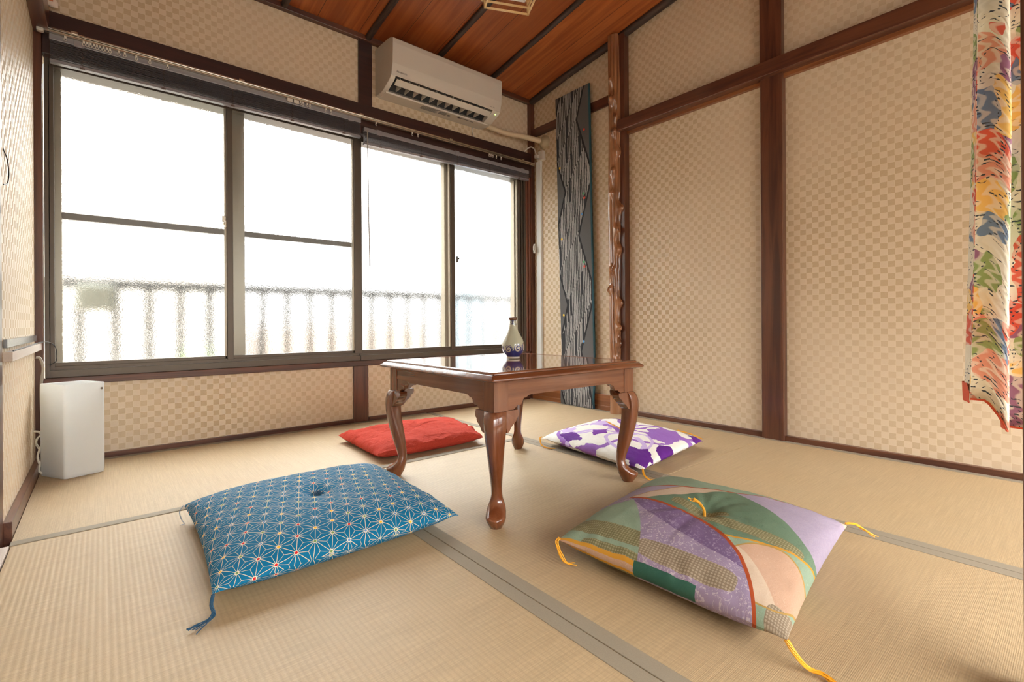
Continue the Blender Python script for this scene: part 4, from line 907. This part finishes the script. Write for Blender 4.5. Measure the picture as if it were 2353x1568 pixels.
# ------------------------------------------------------------------ curtain by the door post
g = G('floral_crepe_curtain', 0.75, 0.25); u, v = uv_m(g)
um, vm = u * 0.45, v * 1.5
warp = g.noise(g.comb(um * 14, vm * 14, 0.0), 1.0, 2, 0.5); warp2 = g.noise(g.comb(um * 14, vm * 14, 9.0), 1.0, 2, 0.5)
vx, vy = um + (warp - 0.5) * 0.06, vm + (warp2 - 0.5) * 0.06
vo = g.t.nodes.new('ShaderNodeTexVoronoi'); vo.inputs['Scale'].default_value = 21; g.put(vo.inputs['Vector'], g.comb(vx, vy * 0.8, 0.0))
cv_ = g.white(vo.outputs['Position']); dd = S(g, vo.outputs['Distance'])
pal = g.ramp(cv_, [(0.0, (0.72, 0.64, 0.48)), (0.18, (0.66, 0.12, 0.07)), (0.32, (0.80, 0.50, 0.14)), (0.46, (0.27, 0.34, 0.12)), (0.60, (0.72, 0.30, 0.20)), (0.70, (0.16, 0.22, 0.30)), (0.80, (0.30, 0.13, 0.20)), (0.88, (0.76, 0.68, 0.52))], True)
stp = g.m('SINE', (vx * 260.0) + g.m('SINE', vy * 260.0) * 1.5) * 0.5 + 0.5
c = g.mix(g.smooth(stp, 0.4, 0.9) * 0.55, pal, (0.80, 0.72, 0.56))
c = g.mix(dd > 0.80, c, (0.76, 0.69, 0.54)); ed = g.noise(g.comb(um * 16, vm * 16, 4.0), 1.0, 2, 0.5, 1.5)
c = g.mix((g.m('ABSOLUTE', ed - 0.5) < 0.015) * g.smooth(g.m('SINE', vm * 900.0), -0.3, 0.6), c, (0.05, 0.06, 0.07)); g.color(c); g.bump(stp, 0.0012, 0.5)
t = thing('doorway_curtain', (1.25, 0.10, 0.38), 'multicoloured floral crepe curtain with red lining hanging at the right edge', 'curtain')
bm = bmesh.new(); uvl = bm.loops.layers.uv.new('UVMap'); NU, NV = 90, 60; V = []
def cpt(i, j):
    s_ = i / NU; f = j / NV                       # f = 0 bottom, 1 top
    ax = Vector((0.76, -0.64)); nx = Vector((-0.64, -0.76))
    spread = 1.0 + 0.55 * (1 - f) ** 3
    along = -0.012 + s_ * 0.22 * 1.0 - (spread - 1) * 0.035 * (1 - s_ * 3 if s_ < .33 else 0) - 0.010 * (1 - f) ** 1.0 * (1 - s_)
    dep = 0.016 * math.cos(s_ * 2 * math.pi * 4.2 + 0.5) * (0.7 + 0.5 * (1 - f)) + 0.004 * noise.noise((s_ * 5, f * 4, 1))
    p = Vector((1.188, 0.118)) + ax * along + nx * dep
    zb = 0.430 - 0.050 * min(1, max(0, (s_ - 0.16) / 0.06))
    return Vector((p.x, p.y, zb + (1.83 - zb) * f))
V = [[bm.verts.new(cpt(i, j)) for j in range(NV + 1)] for i in range(NU + 1)]
for i in range(NU):
    for j in range(NV):
        q_ = [(i, j), (i + 1, j), (i + 1, j + 1), (i, j + 1)]; f_ = bm.faces.new([V[a][b] for a, b in q_])
        for lp, (a, b) in zip(f_.loops, q_): lp[uvl].uv = (a / NU, b / NV)
o = link('cloth', bm, g.mat, t, smooth=True)
sm = o.modifiers.new('thickness', 'SOLIDIFY'); sm.thickness = 0.0012
bm = bmesh.new(); rngs = []
for i in range(NU + 1):
    p = cpt(i, 0); n_ = Vector((-0.64, -0.76, 0)) * -0.004
    rngs.append([p + n_ + Vector((0, 0, -0.003)), p + n_ * 0.2 + Vector((0, 0, -0.0035)), p + n_ * 0.2 + Vector((0, 0, 0.014)), p + n_ * 1.4 + Vector((0, 0, 0.03))])
o = link('red_lining', loft(rngs), plain('vermilion_lining', (0.62, 0.075, 0.02), 0.7), t, True); o['label'] = 'vermilion lining along the hem'
link('rod', tube([(1.05, 0.245, 1.84), (1.50, -0.0 + 0.0, 1.84)], 0.008, 10), WDX, t)

# ------------------------------------------------------------------ ceiling lantern
t = thing('ceiling_lantern', (1.575, 1.85, ceil_z(1.85)), 'square pale wooden lattice ceiling lantern with a white shade at the top edge', 'lamp')
ML = Matrix.Translation((1.575, 1.85, 0)) @ Matrix.Rotation(R(-25.6), 4, 'Z')
def LB(*a, bev=0.001):
    bm = B(*a, bev=bev); bmesh.ops.transform(bm, matrix=ML, verts=bm.verts); return bm
h = 0.122
for sx in (-1, 1):
    for sy in (-1, 1): link('corner_post', LB(min(sx * (h - .012), sx * h), max(sx * (h - .012), sx * h), min(sy * (h - .012), sy * h), max(sy * (h - .012), sy * h), 2.200, 2.345), YEL, t)
for z_ in (2.200, 2.235, 2.27, 2.33):
    ex = 0.0 if z_ == 2.200 else 0.016
    for s_ in (-1, 1):
        link('slat', LB(-h - ex, h + ex, s_ * (h - .006) - .0045, s_ * (h - .006) + .0045, z_, z_ + .008), YEL, t)
        link('slat', LB(s_ * (h - .006) - .0045, s_ * (h - .006) + .0045, -h - ex * .2, h + ex * .2, z_ + .001, z_ + .009), YEL, t)
link('shade', merge(LB(-.088, .088, -.088, .088, 2.252, 2.33, bev=.006), LB(-.092, -.084, -.092, .092, 2.246, 2.26), LB(.084, .092, -.092, .092, 2.246, 2.26), LB(-.092, .092, -.092, -.084, 2.246, 2.26), LB(-.092, .092, .084, .092, 2.246, 2.26)), plain('white_acrylic', (0.80, 0.78, 0.77), 0.4, nz=0.02), t)
link('ceiling_plate', LB(-.10, .10, -.10, .10, 2.335, ceil_z(1.85) + .01), YEL, t)
